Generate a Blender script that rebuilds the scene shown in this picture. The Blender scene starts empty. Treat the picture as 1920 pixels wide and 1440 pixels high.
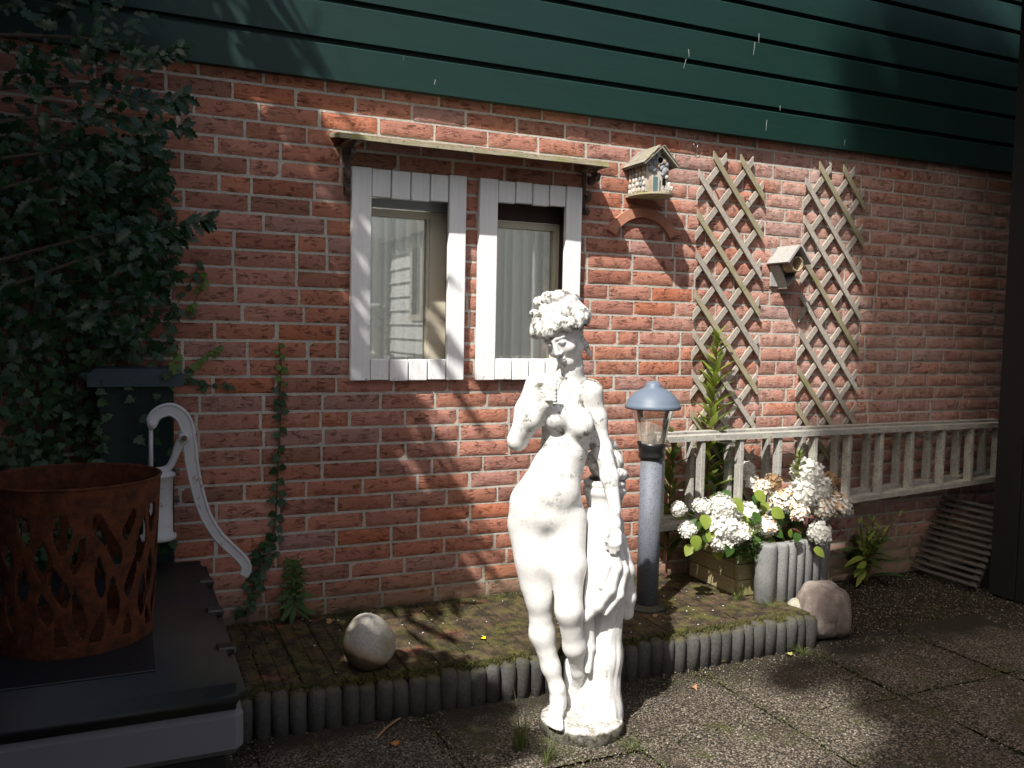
import bpy, bmesh, math, random
import numpy as np
from math import sin, cos, pi, radians, sqrt, atan2
from mathutils import Vector, Matrix, noise as mnoise

SC = bpy.context.scene
COL = SC.collection
random.seed(7)
R = random.Random(11)

# ------------------------------------------------------------------ camera
cam_d = bpy.data.cameras.new('camera')
cam = bpy.data.objects.new('camera', cam_d)
COL.objects.link(cam)
YAW, PITCH, ROLL = 0.41796, 0.06273, 0.02034
F_ = Vector((sin(YAW)*cos(PITCH), cos(YAW)*cos(PITCH), -sin(PITCH)))
R0 = Vector((cos(YAW), -sin(YAW), 0)); U0 = R0.cross(F_)
Rv = cos(ROLL)*R0 + sin(ROLL)*U0
Uv = -sin(ROLL)*R0 + cos(ROLL)*U0
CAM = Vector((0, -3.1098, 1.1665))
M_ = Matrix(((Rv.x, Uv.x, -F_.x, CAM.x), (Rv.y, Uv.y, -F_.y, CAM.y), (Rv.z, Uv.z, -F_.z, CAM.z), (0, 0, 0, 1)))
cam.matrix_world = M_
cam_d.sensor_width = 36.0
cam_d.lens = 1621.6/1920*36.0
cam_d.clip_start = 0.02
cam_d.clip_end = 2000
SC.camera = cam

# ------------------------------------------------------------------ sky, sun, exposure
SUN_DIR = Vector((1.3, 1.0, -2.0)).normalized()        # the way the light travels
world = bpy.data.worlds.new('World'); SC.world = world
world.use_nodes = True
wn = world.node_tree.nodes; wl = world.node_tree.links
bg = wn.get('Background') or wn.new('ShaderNodeBackground')
sky = wn.new('ShaderNodeTexSky'); sky.sky_type = 'NISHITA'
sky.sun_disc = False
sky.sun_elevation = math.asin(-SUN_DIR.z)
sky.sun_rotation = atan2(-SUN_DIR.x, -SUN_DIR.y) % (2*pi)
sky.dust_density = 6.0; sky.ozone_density = 0.3; sky.air_density = 1.0
wl.new(sky.outputs[0], bg.inputs[0])
bg.inputs[1].default_value = 0.082
sun_d = bpy.data.lights.new('sun', 'SUN'); sun = bpy.data.objects.new('sun', sun_d)
COL.objects.link(sun)
sun_d.energy = 5.0; sun_d.angle = radians(0.53); sun_d.color = (1.0, 0.95, 0.88)
sun.rotation_euler = SUN_DIR.to_track_quat('-Z', 'Y').to_euler()
sun.location = (-6, -6, 9)
SC.view_settings.view_transform = 'Standard'
SC.view_settings.look = 'None'
SC.view_settings.exposure = 0.72
SC.view_settings.gamma = 1.0
SC.view_settings.use_curve_mapping = False

# ------------------------------------------------------------------ helpers
def base(o):
    p = Vector((0, 0, 0))
    while o is not None:
        p = p + Vector(o.location); o = o.parent
    return p

def tag(o, label=None, cat=None, group=None, kind=None):
    if label: o['label'] = label
    if cat: o['category'] = cat
    if group: o['group'] = group
    if kind: o['kind'] = kind
    return o

def empty(name, loc, label=None, cat=None, group=None, rz=0.0):
    o = bpy.data.objects.new(name, None); COL.objects.link(o)
    o.empty_display_size = 0.05
    o.location = loc; o.rotation_euler = (0, 0, rz)
    return tag(o, label, cat, group)

def link_mesh(name, me, mat, parent=None, loc=None, rot=None, local=False):
    o = bpy.data.objects.new(name, me); COL.objects.link(o)
    if mat is not None and len(me.materials) == 0: me.materials.append(mat)
    if parent is not None: o.parent = parent
    if loc is not None:
        o.location = Vector(loc) - (base(parent) if (parent is not None and not local) else Vector((0, 0, 0)))
    if rot is not None: o.rotation_euler = rot
    return o

class MB:
    def __init__(s): s.v = []; s.f = []
    def add(s, vs, fs):
        n = len(s.v); s.v += [tuple(a) for a in vs]; s.f += [tuple(i+n for i in q) for q in fs]; return s
    def box(s, lo, hi, bev=0.0):
        x0, y0, z0 = lo; x1, y1, z1 = hi
        if bev <= 0:
            return s.add([(x0,y0,z0),(x1,y0,z0),(x1,y1,z0),(x0,y1,z0),(x0,y0,z1),(x1,y0,z1),(x1,y1,z1),(x0,y1,z1)],
                  [(0,3,2,1),(4,5,6,7),(0,1,5,4),(1,2,6,5),(2,3,7,6),(3,0,4,7)])
        bm = bmesh.new(); bmesh.ops.create_cube(bm, size=1)
        for v in bm.verts: v.co = Vector(((x0+x1)/2+v.co.x*(x1-x0), (y0+y1)/2+v.co.y*(y1-y0), (z0+z1)/2+v.co.z*(z1-z0)))
        bmesh.ops.bevel(bm, geom=list(bm.edges), offset=bev, segments=1, affect='EDGES')
        bm.verts.index_update()
        s.add([v.co for v in bm.verts], [[v.index for v in f.verts] for f in bm.faces]); bm.free(); return s
    def xbox(s, c, size, rot, bev=0.0):
        t = MB().box([-a/2 for a in size], [a/2 for a in size], bev)
        m = rot.to_3x3() if isinstance(rot, Matrix) else rot.to_matrix()
        return s.add([Vector(c) + m @ Vector(a) for a in t.v], t.f)
    def tube(s, path, rad, n=8, cap=True, flat=None):
        path = [Vector(a) for a in path]; m = len(path)
        if not isinstance(rad, (list, tuple)): rad = [rad]*m
        up = Vector((0, 0, 1)); vs = []; fs = []; prev = None
        for i, a in enumerate(path):
            t = (path[min(i+1, m-1)] - path[max(i-1, 0)])
            if t.length < 1e-9: t = Vector((0, 0, 1))
            t.normalize()
            if prev is None:
                ref = Vector((1, 0, 0)) if abs(t.x) < 0.8 else Vector((0, 1, 0))
                a1 = t.cross(ref).normalized()
            else:
                a1 = (prev - t*prev.dot(t))
                a1 = a1.normalized() if a1.length > 1e-6 else t.orthogonal().normalized()
            prev = a1; a2 = t.cross(a1)
            for k in range(n):
                an = 2*pi*k/n
                vs.append(a + (a1*cos(an) + a2*sin(an))*rad[i])
        for i in range(m-1):
            for k in range(n):
                k2 = (k+1) % n
                fs.append((i*n+k, i*n+k2, (i+1)*n+k2, (i+1)*n+k))
        if cap:
            fs.append(tuple(range(n-1, -1, -1))); fs.append(tuple((m-1)*n+k for k in range(n)))
        return s.add(vs, fs)
    def lathe(s, prof, c, n=24, capb=True, capt=True):
        vs = []; fs = []
        for r, z in prof:
            for k in range(n):
                an = 2*pi*k/n; vs.append((c[0]+r*cos(an), c[1]+r*sin(an), c[2]+z))
        for i in range(len(prof)-1):
            for k in range(n):
                k2 = (k+1) % n; fs.append((i*n+k, i*n+k2, (i+1)*n+k2, (i+1)*n+k))
        if capb: fs.append(tuple(range(n-1, -1, -1)))
        if capt: fs.append(tuple((len(prof)-1)*n+k for k in range(n)))
        return s.add(vs, fs)
    def prism(s, poly, d, org=(0,0,0), ax=(1,0,0), ay=(0,0,1)):
        """poly in the (ax, ay) plane, pushed along d"""
        ax = Vector(ax); ay = Vector(ay); d = Vector(d); org = Vector(org); n = len(poly)
        a = [org + ax*p[0] + ay*p[1] for p in poly]; b = [p + d for p in a]
        fs = [tuple(range(n)), tuple(range(2*n-1, n-1, -1))]
        for i in range(n):
            j = (i+1) % n; fs.append((i, n+i, n+j, j))
        return s.add(a+b, fs)
    def ball(s, c, r, seg=10, rings=7, jit=0.0, seed=0):
        rr = random.Random(seed); vs = []; fs = []
        r = (r, r, r) if not isinstance(r, (tuple, list)) else r
        for i in range(rings+1):
            th = pi*i/rings
            for k in range(seg):
                ph = 2*pi*k/seg; q = 1 + rr.uniform(-jit, jit)
                vs.append((c[0]+r[0]*q*sin(th)*cos(ph), c[1]+r[1]*q*sin(th)*sin(ph), c[2]+r[2]*q*cos(th)))
        for i in range(rings):
            for k in range(seg):
                k2 = (k+1) % seg; fs.append((i*seg+k, (i+1)*seg+k, (i+1)*seg+k2, i*seg+k2))
        return s.add(vs, fs)
    def mesh(s, name, smooth=False):
        me = bpy.data.meshes.new(name); me.from_pydata(s.v, [], s.f)
        bm = bmesh.new(); bm.from_mesh(me)
        bmesh.ops.recalc_face_normals(bm, faces=list(bm.faces)); bm.to_mesh(me); bm.free()
        if smooth: me.polygons.foreach_set('use_smooth', [True]*len(me.polygons))
        me.update(); return me
    def build(s, name, mat, parent=None, smooth=False, local=False):
        if parent is not None and not local:
            b = base(parent); s.v = [(a[0]-b.x, a[1]-b.y, a[2]-b.z) for a in s.v]
        return link_mesh(name, s.mesh(name, smooth), mat, parent)

def np_mesh(name, V, Fc, smooth=False):
    """fast mesh from numpy verts (n,3) and faces (m,k)"""
    me = bpy.data.meshes.new(name); V = np.asarray(V, np.float32); Fc = np.asarray(Fc, np.int32)
    k = Fc.shape[1]
    me.vertices.add(len(V)); me.vertices.foreach_set('co', V.ravel())
    me.loops.add(Fc.size); me.loops.foreach_set('vertex_index', Fc.ravel())
    me.polygons.add(len(Fc)); me.polygons.foreach_set('loop_start', np.arange(0, Fc.size, k, dtype=np.int32))
    if smooth: me.polygons.foreach_set('use_smooth', np.ones(len(Fc), bool))
    me.update(); me.validate(); return me

# ------------------------------------------------------------------ materials
class NT:
    def __init__(s, name):
        s.m = bpy.data.materials.new(name); s.m.use_nodes = True
        s.n = s.m.node_tree.nodes; s.l = s.m.node_tree.links
        s.b = s.n.get('Principled BSDF'); s.out = s.n.get('Material Output')
        s.geo = None
    def node(s, t, **kw):
        q = s.n.new(t)
        for k, v in kw.items(): setattr(q, k, v)
        return q
    def val(s, sock, v):
        if hasattr(v, 'is_linked') or isinstance(v, bpy.types.NodeSocket): s.l.new(v, sock)
        else: sock.default_value = v
    def pos(s, scale=(1, 1, 1), obj=False):
        g = s.node('ShaderNodeTexCoord').outputs['Object'] if obj else s.node('ShaderNodeNewGeometry').outputs['Position']
        m = s.node('ShaderNodeMapping'); m.inputs['Scale'].default_value = scale
        s.l.new(g, m.inputs[0]); return m.outputs[0]
    def noise(s, vec, scale, detail=4, rough=.55, dist=0.0):
        q = s.node('ShaderNodeTexNoise'); s.l.new(vec, q.inputs['Vector'])
        q.inputs['Scale'].default_value = scale; q.inputs['Detail'].default_value = detail
        q.inputs['Roughness'].default_value = rough; q.inputs['Distortion'].default_value = dist
        return q.outputs['Fac']
    def voro(s, vec, scale, feature='F1', out='Distance', rnd=1.0):
        q = s.node('ShaderNodeTexVoronoi'); q.feature = feature; s.l.new(vec, q.inputs['Vector'])
        q.inputs['Scale'].default_value = scale; q.inputs['Randomness'].default_value = rnd
        return q.outputs[out]
    def ramp(s, fac, stops, interp='LINEAR'):
        q = s.node('ShaderNodeValToRGB'); q.color_ramp.interpolation = interp
        els = q.color_ramp.elements
        while len(els) < len(stops): els.new(0.5)
        for e, (p, c) in zip(els, stops):
            e.position = p
            e.color = (c, c, c, 1) if isinstance(c, (int, float)) else (c[0], c[1], c[2], 1)
        s.l.new(fac, q.inputs[0]); return q.outputs[0]
    def mix(s, fac, a, b, mode='MIX'):
        q = s.node('ShaderNodeMix', data_type='RGBA', blend_type=mode)
        s.val(q.inputs[0], fac)
        for sock, v in ((q.inputs[6], a), (q.inputs[7], b)):
            if isinstance(v, (tuple, list)): sock.default_value = (v[0], v[1], v[2], 1)
            else: s.l.new(v, sock)
        return q.outputs[2]
    def math(s, op, a, b=0.0):
        q = s.node('ShaderNodeMath', operation=op); s.val(q.inputs[0], a); s.val(q.inputs[1], b); return q.outputs[0]
    def sep(s, vec):
        q = s.node('ShaderNodeSeparateXYZ'); s.l.new(vec, q.inputs[0]); return q.outputs
    def rnd(s):
        a = s.node('ShaderNodeObjectInfo').outputs['Random']; b = s.node('ShaderNodeNewGeometry').outputs['Random Per Island']
        return s.math('FRACT', s.math('ADD', a, b))
    def bump(s, h, strength=.5, dist=.004, normal=None):
        q = s.node('ShaderNodeBump'); q.inputs['Strength'].default_value = strength; q.inputs['Distance'].default_value = dist
        s.l.new(h, q.inputs['Height'])
        if normal is not None: s.l.new(normal, q.inputs['Normal'])
        s.l.new(q.outputs[0], s.b.inputs['Normal']); return q.outputs[0]
    def done(s, col, rough=.7, spec=.4, metal=0.0):
        if isinstance(col, (tuple, list)): s.b.inputs['Base Color'].default_value = (col[0], col[1], col[2], 1)
        else: s.l.new(col, s.b.inputs['Base Color'])
        s.val(s.b.inputs['Roughness'], rough); s.b.inputs['Specular IOR Level'].default_value = spec
        s.b.inputs['Metallic'].default_value = metal
        return s.m

def wood_mat(name, c1, c2, axis=(1, 1, 1), lichen=None, rough=.8, bump=.4, spots=None, grain=60):
    t = NT(name); p = t.pos(axis)
    g = t.noise(p, grain, 5, .6, .6)
    r = t.rnd()
    col = t.mix(t.ramp(g, [(.35, 0), (.68, 1)]), c1, c2)
    col = t.mix(t.math('MULTIPLY', r, .35), col, tuple(a*.62 for a in c1))
    pp = t.pos()
    if lichen:
        col = t.mix(t.ramp(t.noise(pp, 14, 5, .65), [(.5, 0), (.66, .85)]), col, lichen)
    if spots:
        col = t.mix(t.ramp(t.noise(pp, 95, 3, .7), [(.56, 0), (.66, .8)]), col, spots)
    t.bump(g, bump, .003)
    return t.done(col, rough, .25)

M = {}
def make_materials():
    # brick
    t = NT('brick'); p = t.pos(); r = t.rnd()
    pal = t.ramp(r, [(0, (.24,.128,.100)), (.14, (.42,.180,.115)), (.28, (.47,.225,.165)), (.42, (.31,.150,.118)), (.56, (.50,.250,.190)), (.70, (.45,.160,.085)), (.84, (.37,.225,.200)), (1, (.30,.122,.080))])
    n1 = t.noise(p, 22, 5, .65)
    col = t.mix(t.ramp(n1, [(.3, 0), (.75, .5)]), pal, (.30,.115,.08))
    fold = t.noise(t.pos((30, 30, 62)), 1.0, 6, .62, 1.6)
    fold2 = t.noise(t.pos((13, 13, 78)), 1.0, 4, .55, 1.1)
    crack = t.ramp(fold2, [(.470, 0), (.490, 1), (.502, 1), (.524, 0)])
    cmask = t.ramp(t.noise(p, 26, 2), [(.48, 0), (.58, 1)])
    crack = t.math('MULTIPLY', crack, cmask)
    col = t.mix(t.math('MULTIPLY', crack, .72), col, (.10,.035,.025))
    specks = t.ramp(t.noise(p, 260, 2, .5), [(.66, 0), (.74, .6)])
    col = t.mix(specks, col, (.62,.45,.36))
    # efflorescence, more to the right and along the foot
    ps = t.sep(p)
    bloom = t.noise(t.pos((1.6, 1.6, 2.6)), 1.2, 6, .7)
    bloom2 = t.noise(t.pos((60, 60, 14)), 1.0, 4, .7)
    xr = t.ramp(t.math('MULTIPLY', ps[0], .25), [(.42, .0), (.72, .16)])
    bl = t.ramp(t.math('ADD', t.math('ADD', t.math('MULTIPLY', bloom, .6), t.math('MULTIPLY', bloom2, .35)), xr), [(.52, 0), (.74, .62)])
    col = t.mix(bl, col, (.54,.42,.38))
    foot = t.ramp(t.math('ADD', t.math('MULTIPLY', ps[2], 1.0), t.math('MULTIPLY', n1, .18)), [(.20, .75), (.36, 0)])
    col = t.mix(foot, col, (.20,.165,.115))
    h = t.math('ADD', t.math('MULTIPLY', fold, .8), t.math('MULTIPLY', t.noise(p, 130, 4, .7), .35))
    h = t.math('SUBTRACT', h, t.math('MULTIPLY', crack, .95))
    t.bump(h, .85, .0055)
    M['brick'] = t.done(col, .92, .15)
    # mortar
    t = NT('mortar'); p = t.pos(); ps = t.sep(p)
    n = t.noise(p, 120, 5, .7); n2 = t.noise(p, 4, 3)
    col = t.mix(t.ramp(n, [(.3, 0), (.7, 1)]), (.38,.357,.317), (.61,.58,.52))
    col = t.mix(t.ramp(n2, [(.4, 0), (.7, .4)]), col, (.33,.31,.26))
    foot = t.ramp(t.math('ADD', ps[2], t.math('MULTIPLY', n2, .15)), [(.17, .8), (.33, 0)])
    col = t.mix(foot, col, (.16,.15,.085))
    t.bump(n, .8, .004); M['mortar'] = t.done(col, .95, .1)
    # green siding
    t = NT('green_paint'); p = t.pos((1, 1, 14)); n = t.noise(p, 5, 5, .6)
    col = t.mix(n, (.0045,.022,.018), (.009,.033,.028))
    streak = t.ramp(t.noise(t.pos((26, 26, 3.2)), 1, 3, .6), [(.73, 0), (.76, .5)])
    streak = t.math('MULTIPLY', streak, t.ramp(t.noise(t.pos((1.5, 1, 2)), 1.3, 2), [(.5, 0), (.62, 1)]))
    col = t.mix(streak, col, (.35,.38,.36))
    t.bump(t.noise(t.pos((8, 8, 90)), 6, 3), .12, .002); M['green'] = t.done(col, .5, .3)
    # white boards
    t = NT('white_paint'); g = t.noise(t.pos((60, 60, 2.2)), 1.6, 5, .6); p = t.pos()
    col = t.mix(t.ramp(g, [(.3, 0), (.7, 1)]), (.76,.775,.79), (.86,.87,.875))
    chip = t.ramp(t.noise(p, 70, 4, .7), [(.60, 0), (.66, 1)])
    zz = t.sep(p)[2]
    low = t.ramp(zz, [(.972, 1), (1.06, 0)])
    col = t.mix(t.math('MULTIPLY', chip, low), col, (.17,.14,.11))
    fine = t.ramp(t.noise(t.pos((120, 120, 6)), 2.5, 4, .7), [(.70, 0), (.75, .35)])
    col = t.mix(fine, col, (.42,.38,.34))
    t.bump(g, .35, .002); M['white'] = t.done(col, .5, .4)
    M['cream'] = NT('cream_paint').done((.62,.58,.46), .45, .4)
    M['grey_trim'] = NT('grey_trim').done((.40,.43,.47), .5, .4)
    M['dark_wood'] = wood_mat('dark_wood', (.055,.036,.032), (.11,.075,.065), (2, 40, 40))
    M['room'] = NT('room_bounce_white').done((.8,.79,.76), .9, .1)
    # glass
    t = NT('window_glass')
    tr = t.node('ShaderNodeBsdfTransparent'); tr.inputs[0].default_value = (.95,.98,.97,1)
    gl = t.node('ShaderNodeBsdfGlossy'); gl.inputs['Roughness'].default_value = .005
    fr = t.node('ShaderNodeFresnel'); fr.inputs[0].default_value = 2.2
    df = t.node('ShaderNodeBsdfDiffuse'); df.inputs[0].default_value = (.5,.52,.5,1)
    mx = t.node('ShaderNodeMixShader'); t.l.new(fr.outputs[0], mx.inputs[0]); t.l.new(tr.outputs[0], mx.inputs[1]); t.l.new(gl.outputs[0], mx.inputs[2])
    mx2 = t.node('ShaderNodeMixShader')
    dirt = t.ramp(t.noise(t.pos(), 180, 4, .75), [(.60, .05), (.74, .35)])
    t.l.new(dirt, mx2.inputs[0]); t.l.new(mx.outputs[0], mx2.inputs[1]); t.l.new(df.outputs[0], mx2.inputs[2])
    t.l.new(mx2.outputs[0], t.out.inputs[0]); M['glass'] = t.m
    t = NT('lamp_glass')
    tr = t.node('ShaderNodeBsdfTransparent'); tr.inputs[0].default_value = (.93,.92,.89,1)
    gl = t.node('ShaderNodeBsdfGlossy'); gl.inputs['Roughness'].default_value = .06
    fr = t.node('ShaderNodeFresnel'); fr.inputs[0].default_value = 1.5
    df = t.node('ShaderNodeBsdfDiffuse'); df.inputs[0].default_value = (.72,.66,.57,1)
    mx = t.node('ShaderNodeMixShader'); t.l.new(fr.outputs[0], mx.inputs[0]); t.l.new(tr.outputs[0], mx.inputs[1]); t.l.new(gl.outputs[0], mx.inputs[2])
    mx2 = t.node('ShaderNodeMixShader'); t.l.new(t.ramp(t.noise(t.pos((9, 9, 3)), 4, 4, .6), [(.35, .14), (.75, .40)]), mx2.inputs[0])
    t.l.new(mx.outputs[0], mx2.inputs[1]); t.l.new(df.outputs[0], mx2.inputs[2]); t.l.new(mx2.outputs[0], t.out.inputs[0])
    M['lamp_glass'] = t.m
    # curtain
    t = NT('net_curtain'); tl = t.node('ShaderNodeBsdfTranslucent'); tl.inputs[0].default_value = (.85,.85,.82,1)
    t.done((.88,.89,.85), .9, .1); mx = t.node('ShaderNodeMixShader'); mx.inputs[0].default_value = .6
    t.l.new(t.b.outputs[0], mx.inputs[1]); t.l.new(tl.outputs[0], mx.inputs[2]); t.l.new(mx.outputs[0], t.out.inputs[0]); M['curtain'] = t.m
    # woods
    M['trellis'] = wood_mat('trellis_wood', (.30,.272,.232), (.455,.42,.375), (3, 3, 3), None, .85, .25, None, 30)
    M['trellis_moss'] = wood_mat('mossy_trellis_wood', (.25,.225,.15), (.39,.35,.25), (3, 3, 3), (.20,.20,.08), .85, .25)
    M['ladder'] = wood_mat('ladder_wood', (.29,.285,.265), (.45,.44,.415), (1, 14, 14), (.46,.46,.37), .85, .3, (.12,.12,.10), 20)
    M['planter'] = wood_mat('planter_wood', (.235,.205,.115), (.36,.315,.19), (1.5, 1.5, 22), (.20,.205,.06), .85, .4, None, 12)
    M['shelf'] = wood_mat('shelf_wood', (.28,.25,.16), (.46,.43,.33), (1.5, 20, 20), (.28,.28,.10), .85, .4, (.12,.11,.07), 14)
    M['grey_wood'] = wood_mat('grey_wood', (.29,.285,.275), (.46,.45,.43), (20, 3, 20), None, .85, .4, None, 14)
    M['dull_slat'] = wood_mat('dull_slat', (.06,.052,.045), (.10,.09,.078), (20, 2, 20))
    # deck
    t = NT('deck_wood'); g = t.noise(t.pos((70, 3, 10)), 1.0, 5, .6); p = t.pos(); r = t.rnd()
    col = t.mix(t.ramp(g, [(.3, 0), (.7, 1)]), (.050,.036,.024), (.115,.080,.050))
    ps = t.sep(p)
    red = t.ramp(t.noise(t.pos((2.2, 4.2, 1)), 1.25, 3, .6), [(.60, 0), (.68, 1)])
    col = t.mix(t.math('MULTIPLY', red, .8), col, (.22,.075,.050))
    moss = t.ramp(t.noise(p, 9, 6, .7), [(.44, 0), (.60, .95)])
    col = t.mix(moss, col, (.085,.082,.022))
    soil = t.ramp(t.noise(p, 17, 6, .72), [(.45, 0), (.58, .95)])
    col = t.mix(soil, col, (.026,.021,.015))
    grit = t.ramp(t.noise(p, 190, 2), [(.74, 0), (.78, .8)]); col = t.mix(grit, col, (.40,.36,.30))
    t.bump(t.math('ADD', t.math('MULTIPLY', g, .5), t.math('ADD', soil, moss)), .7, .005); M['deck'] = t.done(col, .9, .2)
    # concrete
    def conc(name, c1, c2, moss=None, sc=110):
        t = NT(name); p = t.pos(); n = t.noise(p, sc, 4, .7); n2 = t.noise(p, 7, 4)
        col = t.mix(t.ramp(n, [(.3, 0), (.72, 1)]), c1, c2)
        col = t.mix(t.ramp(n2, [(.42, 0), (.7, .6)]), col, tuple(a*.55 for a in c1))
        if moss:
            up = t.sep(t.node('ShaderNodeNewGeometry').outputs['Normal'])[2]
            col = t.mix(t.math('MULTIPLY', t.ramp(t.noise(p, 24, 5, .7), [(.38, 0), (.58, 1)]), t.ramp(up, [(.2, .12), (.8, .9)])), col, moss)
        t.bump(n, .7, .003); return t.done(col, .92, .15)
    M['edging'] = conc('edging_concrete', (.050,.050,.051), (.105,.104,.10), (.075,.068,.030))
    M['palisade'] = conc('palisade_concrete', (.165,.17,.17), (.285,.29,.285), None, 140)
    M['stone'] = conc('egg_stone', (.30,.285,.26), (.44,.42,.385), (.22,.21,.11), 160)
    M['terracotta'] = conc('terracotta', (.38,.175,.115), (.48,.23,.155), None, 60)
    # egg stone colour with worn dark foot and a pale band
    t = NT('field_stone'); p = t.pos(); n = t.noise(p, 150, 4, .7); n2 = t.noise(p, 11, 4, .6); ps = t.sep(p)
    col = t.mix(t.ramp(n, [(.3, 0), (.7, 1)]), (.27,.255,.235), (.42,.40,.37))
    col = t.mix(t.ramp(n2, [(.48, 0), (.66, .75)]), col, (.21,.195,.085))
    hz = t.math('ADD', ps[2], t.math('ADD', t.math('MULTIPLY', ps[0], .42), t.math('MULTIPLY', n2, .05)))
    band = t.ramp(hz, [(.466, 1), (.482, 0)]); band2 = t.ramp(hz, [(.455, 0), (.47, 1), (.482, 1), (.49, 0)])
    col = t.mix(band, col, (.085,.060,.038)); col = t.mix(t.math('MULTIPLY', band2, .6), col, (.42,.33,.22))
    t.bump(n, .35, .002); M['egg'] = t.done(col, .8, .25)
    t = NT('red_boulder'); p = t.pos(); n = t.noise(p, 120, 5, .7); n2 = t.noise(t.pos((9, 9, 3)), 2.2, 5, .6)
    col = t.mix(t.ramp(n, [(.3, 0), (.7, 1)]), (.21,.178,.160), (.30,.26,.235))
    col = t.mix(t.ramp(n2, [(.42, 0), (.65, .7)]), col, (.125,.092,.082))
    t.bump(t.math('ADD', n, t.math('MULTIPLY', n2, 2)), .7, .006); M['boulder'] = t.done(col, .85, .2)
    # ground: exposed aggregate
    t = NT('aggregate'); p = t.pos()
    cell = t.node('ShaderNodeTexVoronoi'); t.l.new(p, cell.inputs['Vector']); cell.inputs['Scale'].default_value = 135
    d = cell.outputs['Distance']
    rc = t.sep(cell.outputs['Color'])[0]
    pc = t.ramp(rc, [(0, (.10,.086,.068)), (.25, (.16,.138,.108)), (.5, (.23,.20,.16)), (.75, (.18,.142,.102)), (.9, (.28,.25,.20)), (1, (.34,.31,.255))])
    col = t.mix(t.ramp(d, [(.30, 0), (.62, 1)]), pc, (.030,.026,.020))
    soil = t.ramp(t.noise(p, 4.2, 6, .7), [(.48, 0), (.66, .9)]); col = t.mix(soil, col, (.045,.036,.024))
    moss = t.ramp(t.noise(p, 7, 6, .7), [(.56, 0), (.66, .8)]); col = t.mix(moss, col, (.055,.06,.018))
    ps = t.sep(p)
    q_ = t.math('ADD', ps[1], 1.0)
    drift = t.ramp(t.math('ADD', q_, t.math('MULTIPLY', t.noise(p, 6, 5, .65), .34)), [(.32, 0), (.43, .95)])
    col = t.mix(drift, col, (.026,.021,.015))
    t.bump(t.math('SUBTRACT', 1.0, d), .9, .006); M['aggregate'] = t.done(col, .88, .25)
    t = NT('dark_soil'); p = t.pos(); n = t.noise(p, 60, 6, .75)
    col = t.mix(t.ramp(n, [(.35, 0), (.7, 1)]), (.014,.011,.008), (.055,.045,.032))
    col = t.mix(t.ramp(t.noise(p, 5, 5, .7), [(.52, 0), (.66, .7)]), col, (.05,.055,.018))
    t.bump(n, 1.0, .01); M['soil'] = t.done(col, .95, .1)
    t = NT('loose_grit'); r = t.rnd()
    M['grit'] = t.done(t.ramp(r, [(0, (.035,.03,.024)), (.35, (.09,.076,.058)), (.65, (.16,.14,.11)), (.88, (.11,.075,.05)), (1, (.36,.33,.28))]), .85, .25)
    # statue
    t = NT('weathered_white_stone'); p = t.pos(); n = t.noise(p, 95, 4, .7)
    col = t.mix(t.ramp(n, [(.3, 0), (.7, 1)]), (.60,.60,.585), (.71,.71,.70))
    patch = t.ramp(t.noise(p, 6.0, 5, .62, .6), [(.46, 0), (.56, 1)])
    cracks = t.ramp(t.noise(p, 26, 7, .8, .5), [(.53, 0), (.585, 1)])
    hi = t.ramp(t.math('MULTIPLY', t.sep(p)[2], .8), [(.0, .25), (.24, .10), (.44, .10), (.69, .9), (.82, 1), (.88, .12)])
    col = t.mix(t.math('MULTIPLY', t.math('MULTIPLY', patch, cracks), hi), col, (.10,.095,.065))
    fine = t.ramp(t.noise(p, 150, 3, .7), [(.70, 0), (.75, .35)])
    col = t.mix(t.math('MULTIPLY', fine, t.ramp(t.noise(p, 9, 3), [(.45, .1), (.6, 1)])), col, (.20,.19,.15))
    br = t.ramp(t.noise(t.pos((14, 14, 5)), 1.6, 4, .6), [(.70, 0), (.73, .75)])
    col = t.mix(br, col, (.24,.20,.10))
    t.bump(t.math('ADD', n, t.math('MULTIPLY', t.noise(p, 30, 4, .6), 1.2)), .14, .003); M['statue'] = t.done(col, .75, .25)
    t = NT('weathered_hair_stone'); p = t.pos(); n = t.noise(p, 95, 4, .7)
    col = t.mix(n, (.60,.60,.58), (.71,.71,.70))
    cr = t.ramp(t.noise(p, 46, 6, .78, .4), [(.49, 0), (.56, .95)])
    col = t.mix(t.math('MULTIPLY', cr, t.ramp(t.noise(p, 11, 3), [(.30, .2), (.46, 1)])), col, (.075,.07,.045))
    col = t.mix(t.ramp(t.noise(p, 60, 3, .6), [(.64, 0), (.70, .8)]), col, (.20,.20,.06))
    t.bump(n, .4, .004); M['statue_hair'] = t.done(col, .8, .2)
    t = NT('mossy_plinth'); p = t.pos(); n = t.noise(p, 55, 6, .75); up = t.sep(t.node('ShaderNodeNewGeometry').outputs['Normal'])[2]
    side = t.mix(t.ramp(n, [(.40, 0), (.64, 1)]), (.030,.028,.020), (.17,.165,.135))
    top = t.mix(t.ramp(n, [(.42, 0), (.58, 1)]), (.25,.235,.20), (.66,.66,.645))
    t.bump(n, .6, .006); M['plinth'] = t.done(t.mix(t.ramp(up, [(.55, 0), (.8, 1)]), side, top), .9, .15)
    # lamp
    M['lamp_cap'] = NT('blue_grey_cap').done((.115,.150,.200), .5, .4)
    t = NT('speckled_post'); p = t.pos(); n = t.noise(p, 260, 2, .5); n2 = t.noise(p, 5, 4)
    col = t.mix(t.ramp(n, [(.58, 0), (.64, 1)]), (.135,.150,.185), (.04,.045,.055))
    col = t.mix(t.ramp(n2, [(.5, 0), (.68, .5)]), col, (.10,.095,.08)); M['lamp_post'] = t.done(col, .6, .4)
    M['black_plastic'] = NT('black_plastic').done((.012,.013,.014), .35, .5)
    M['bulb'] = NT('bulb_socket').done((.08,.08,.085), .35, .5)
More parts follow.
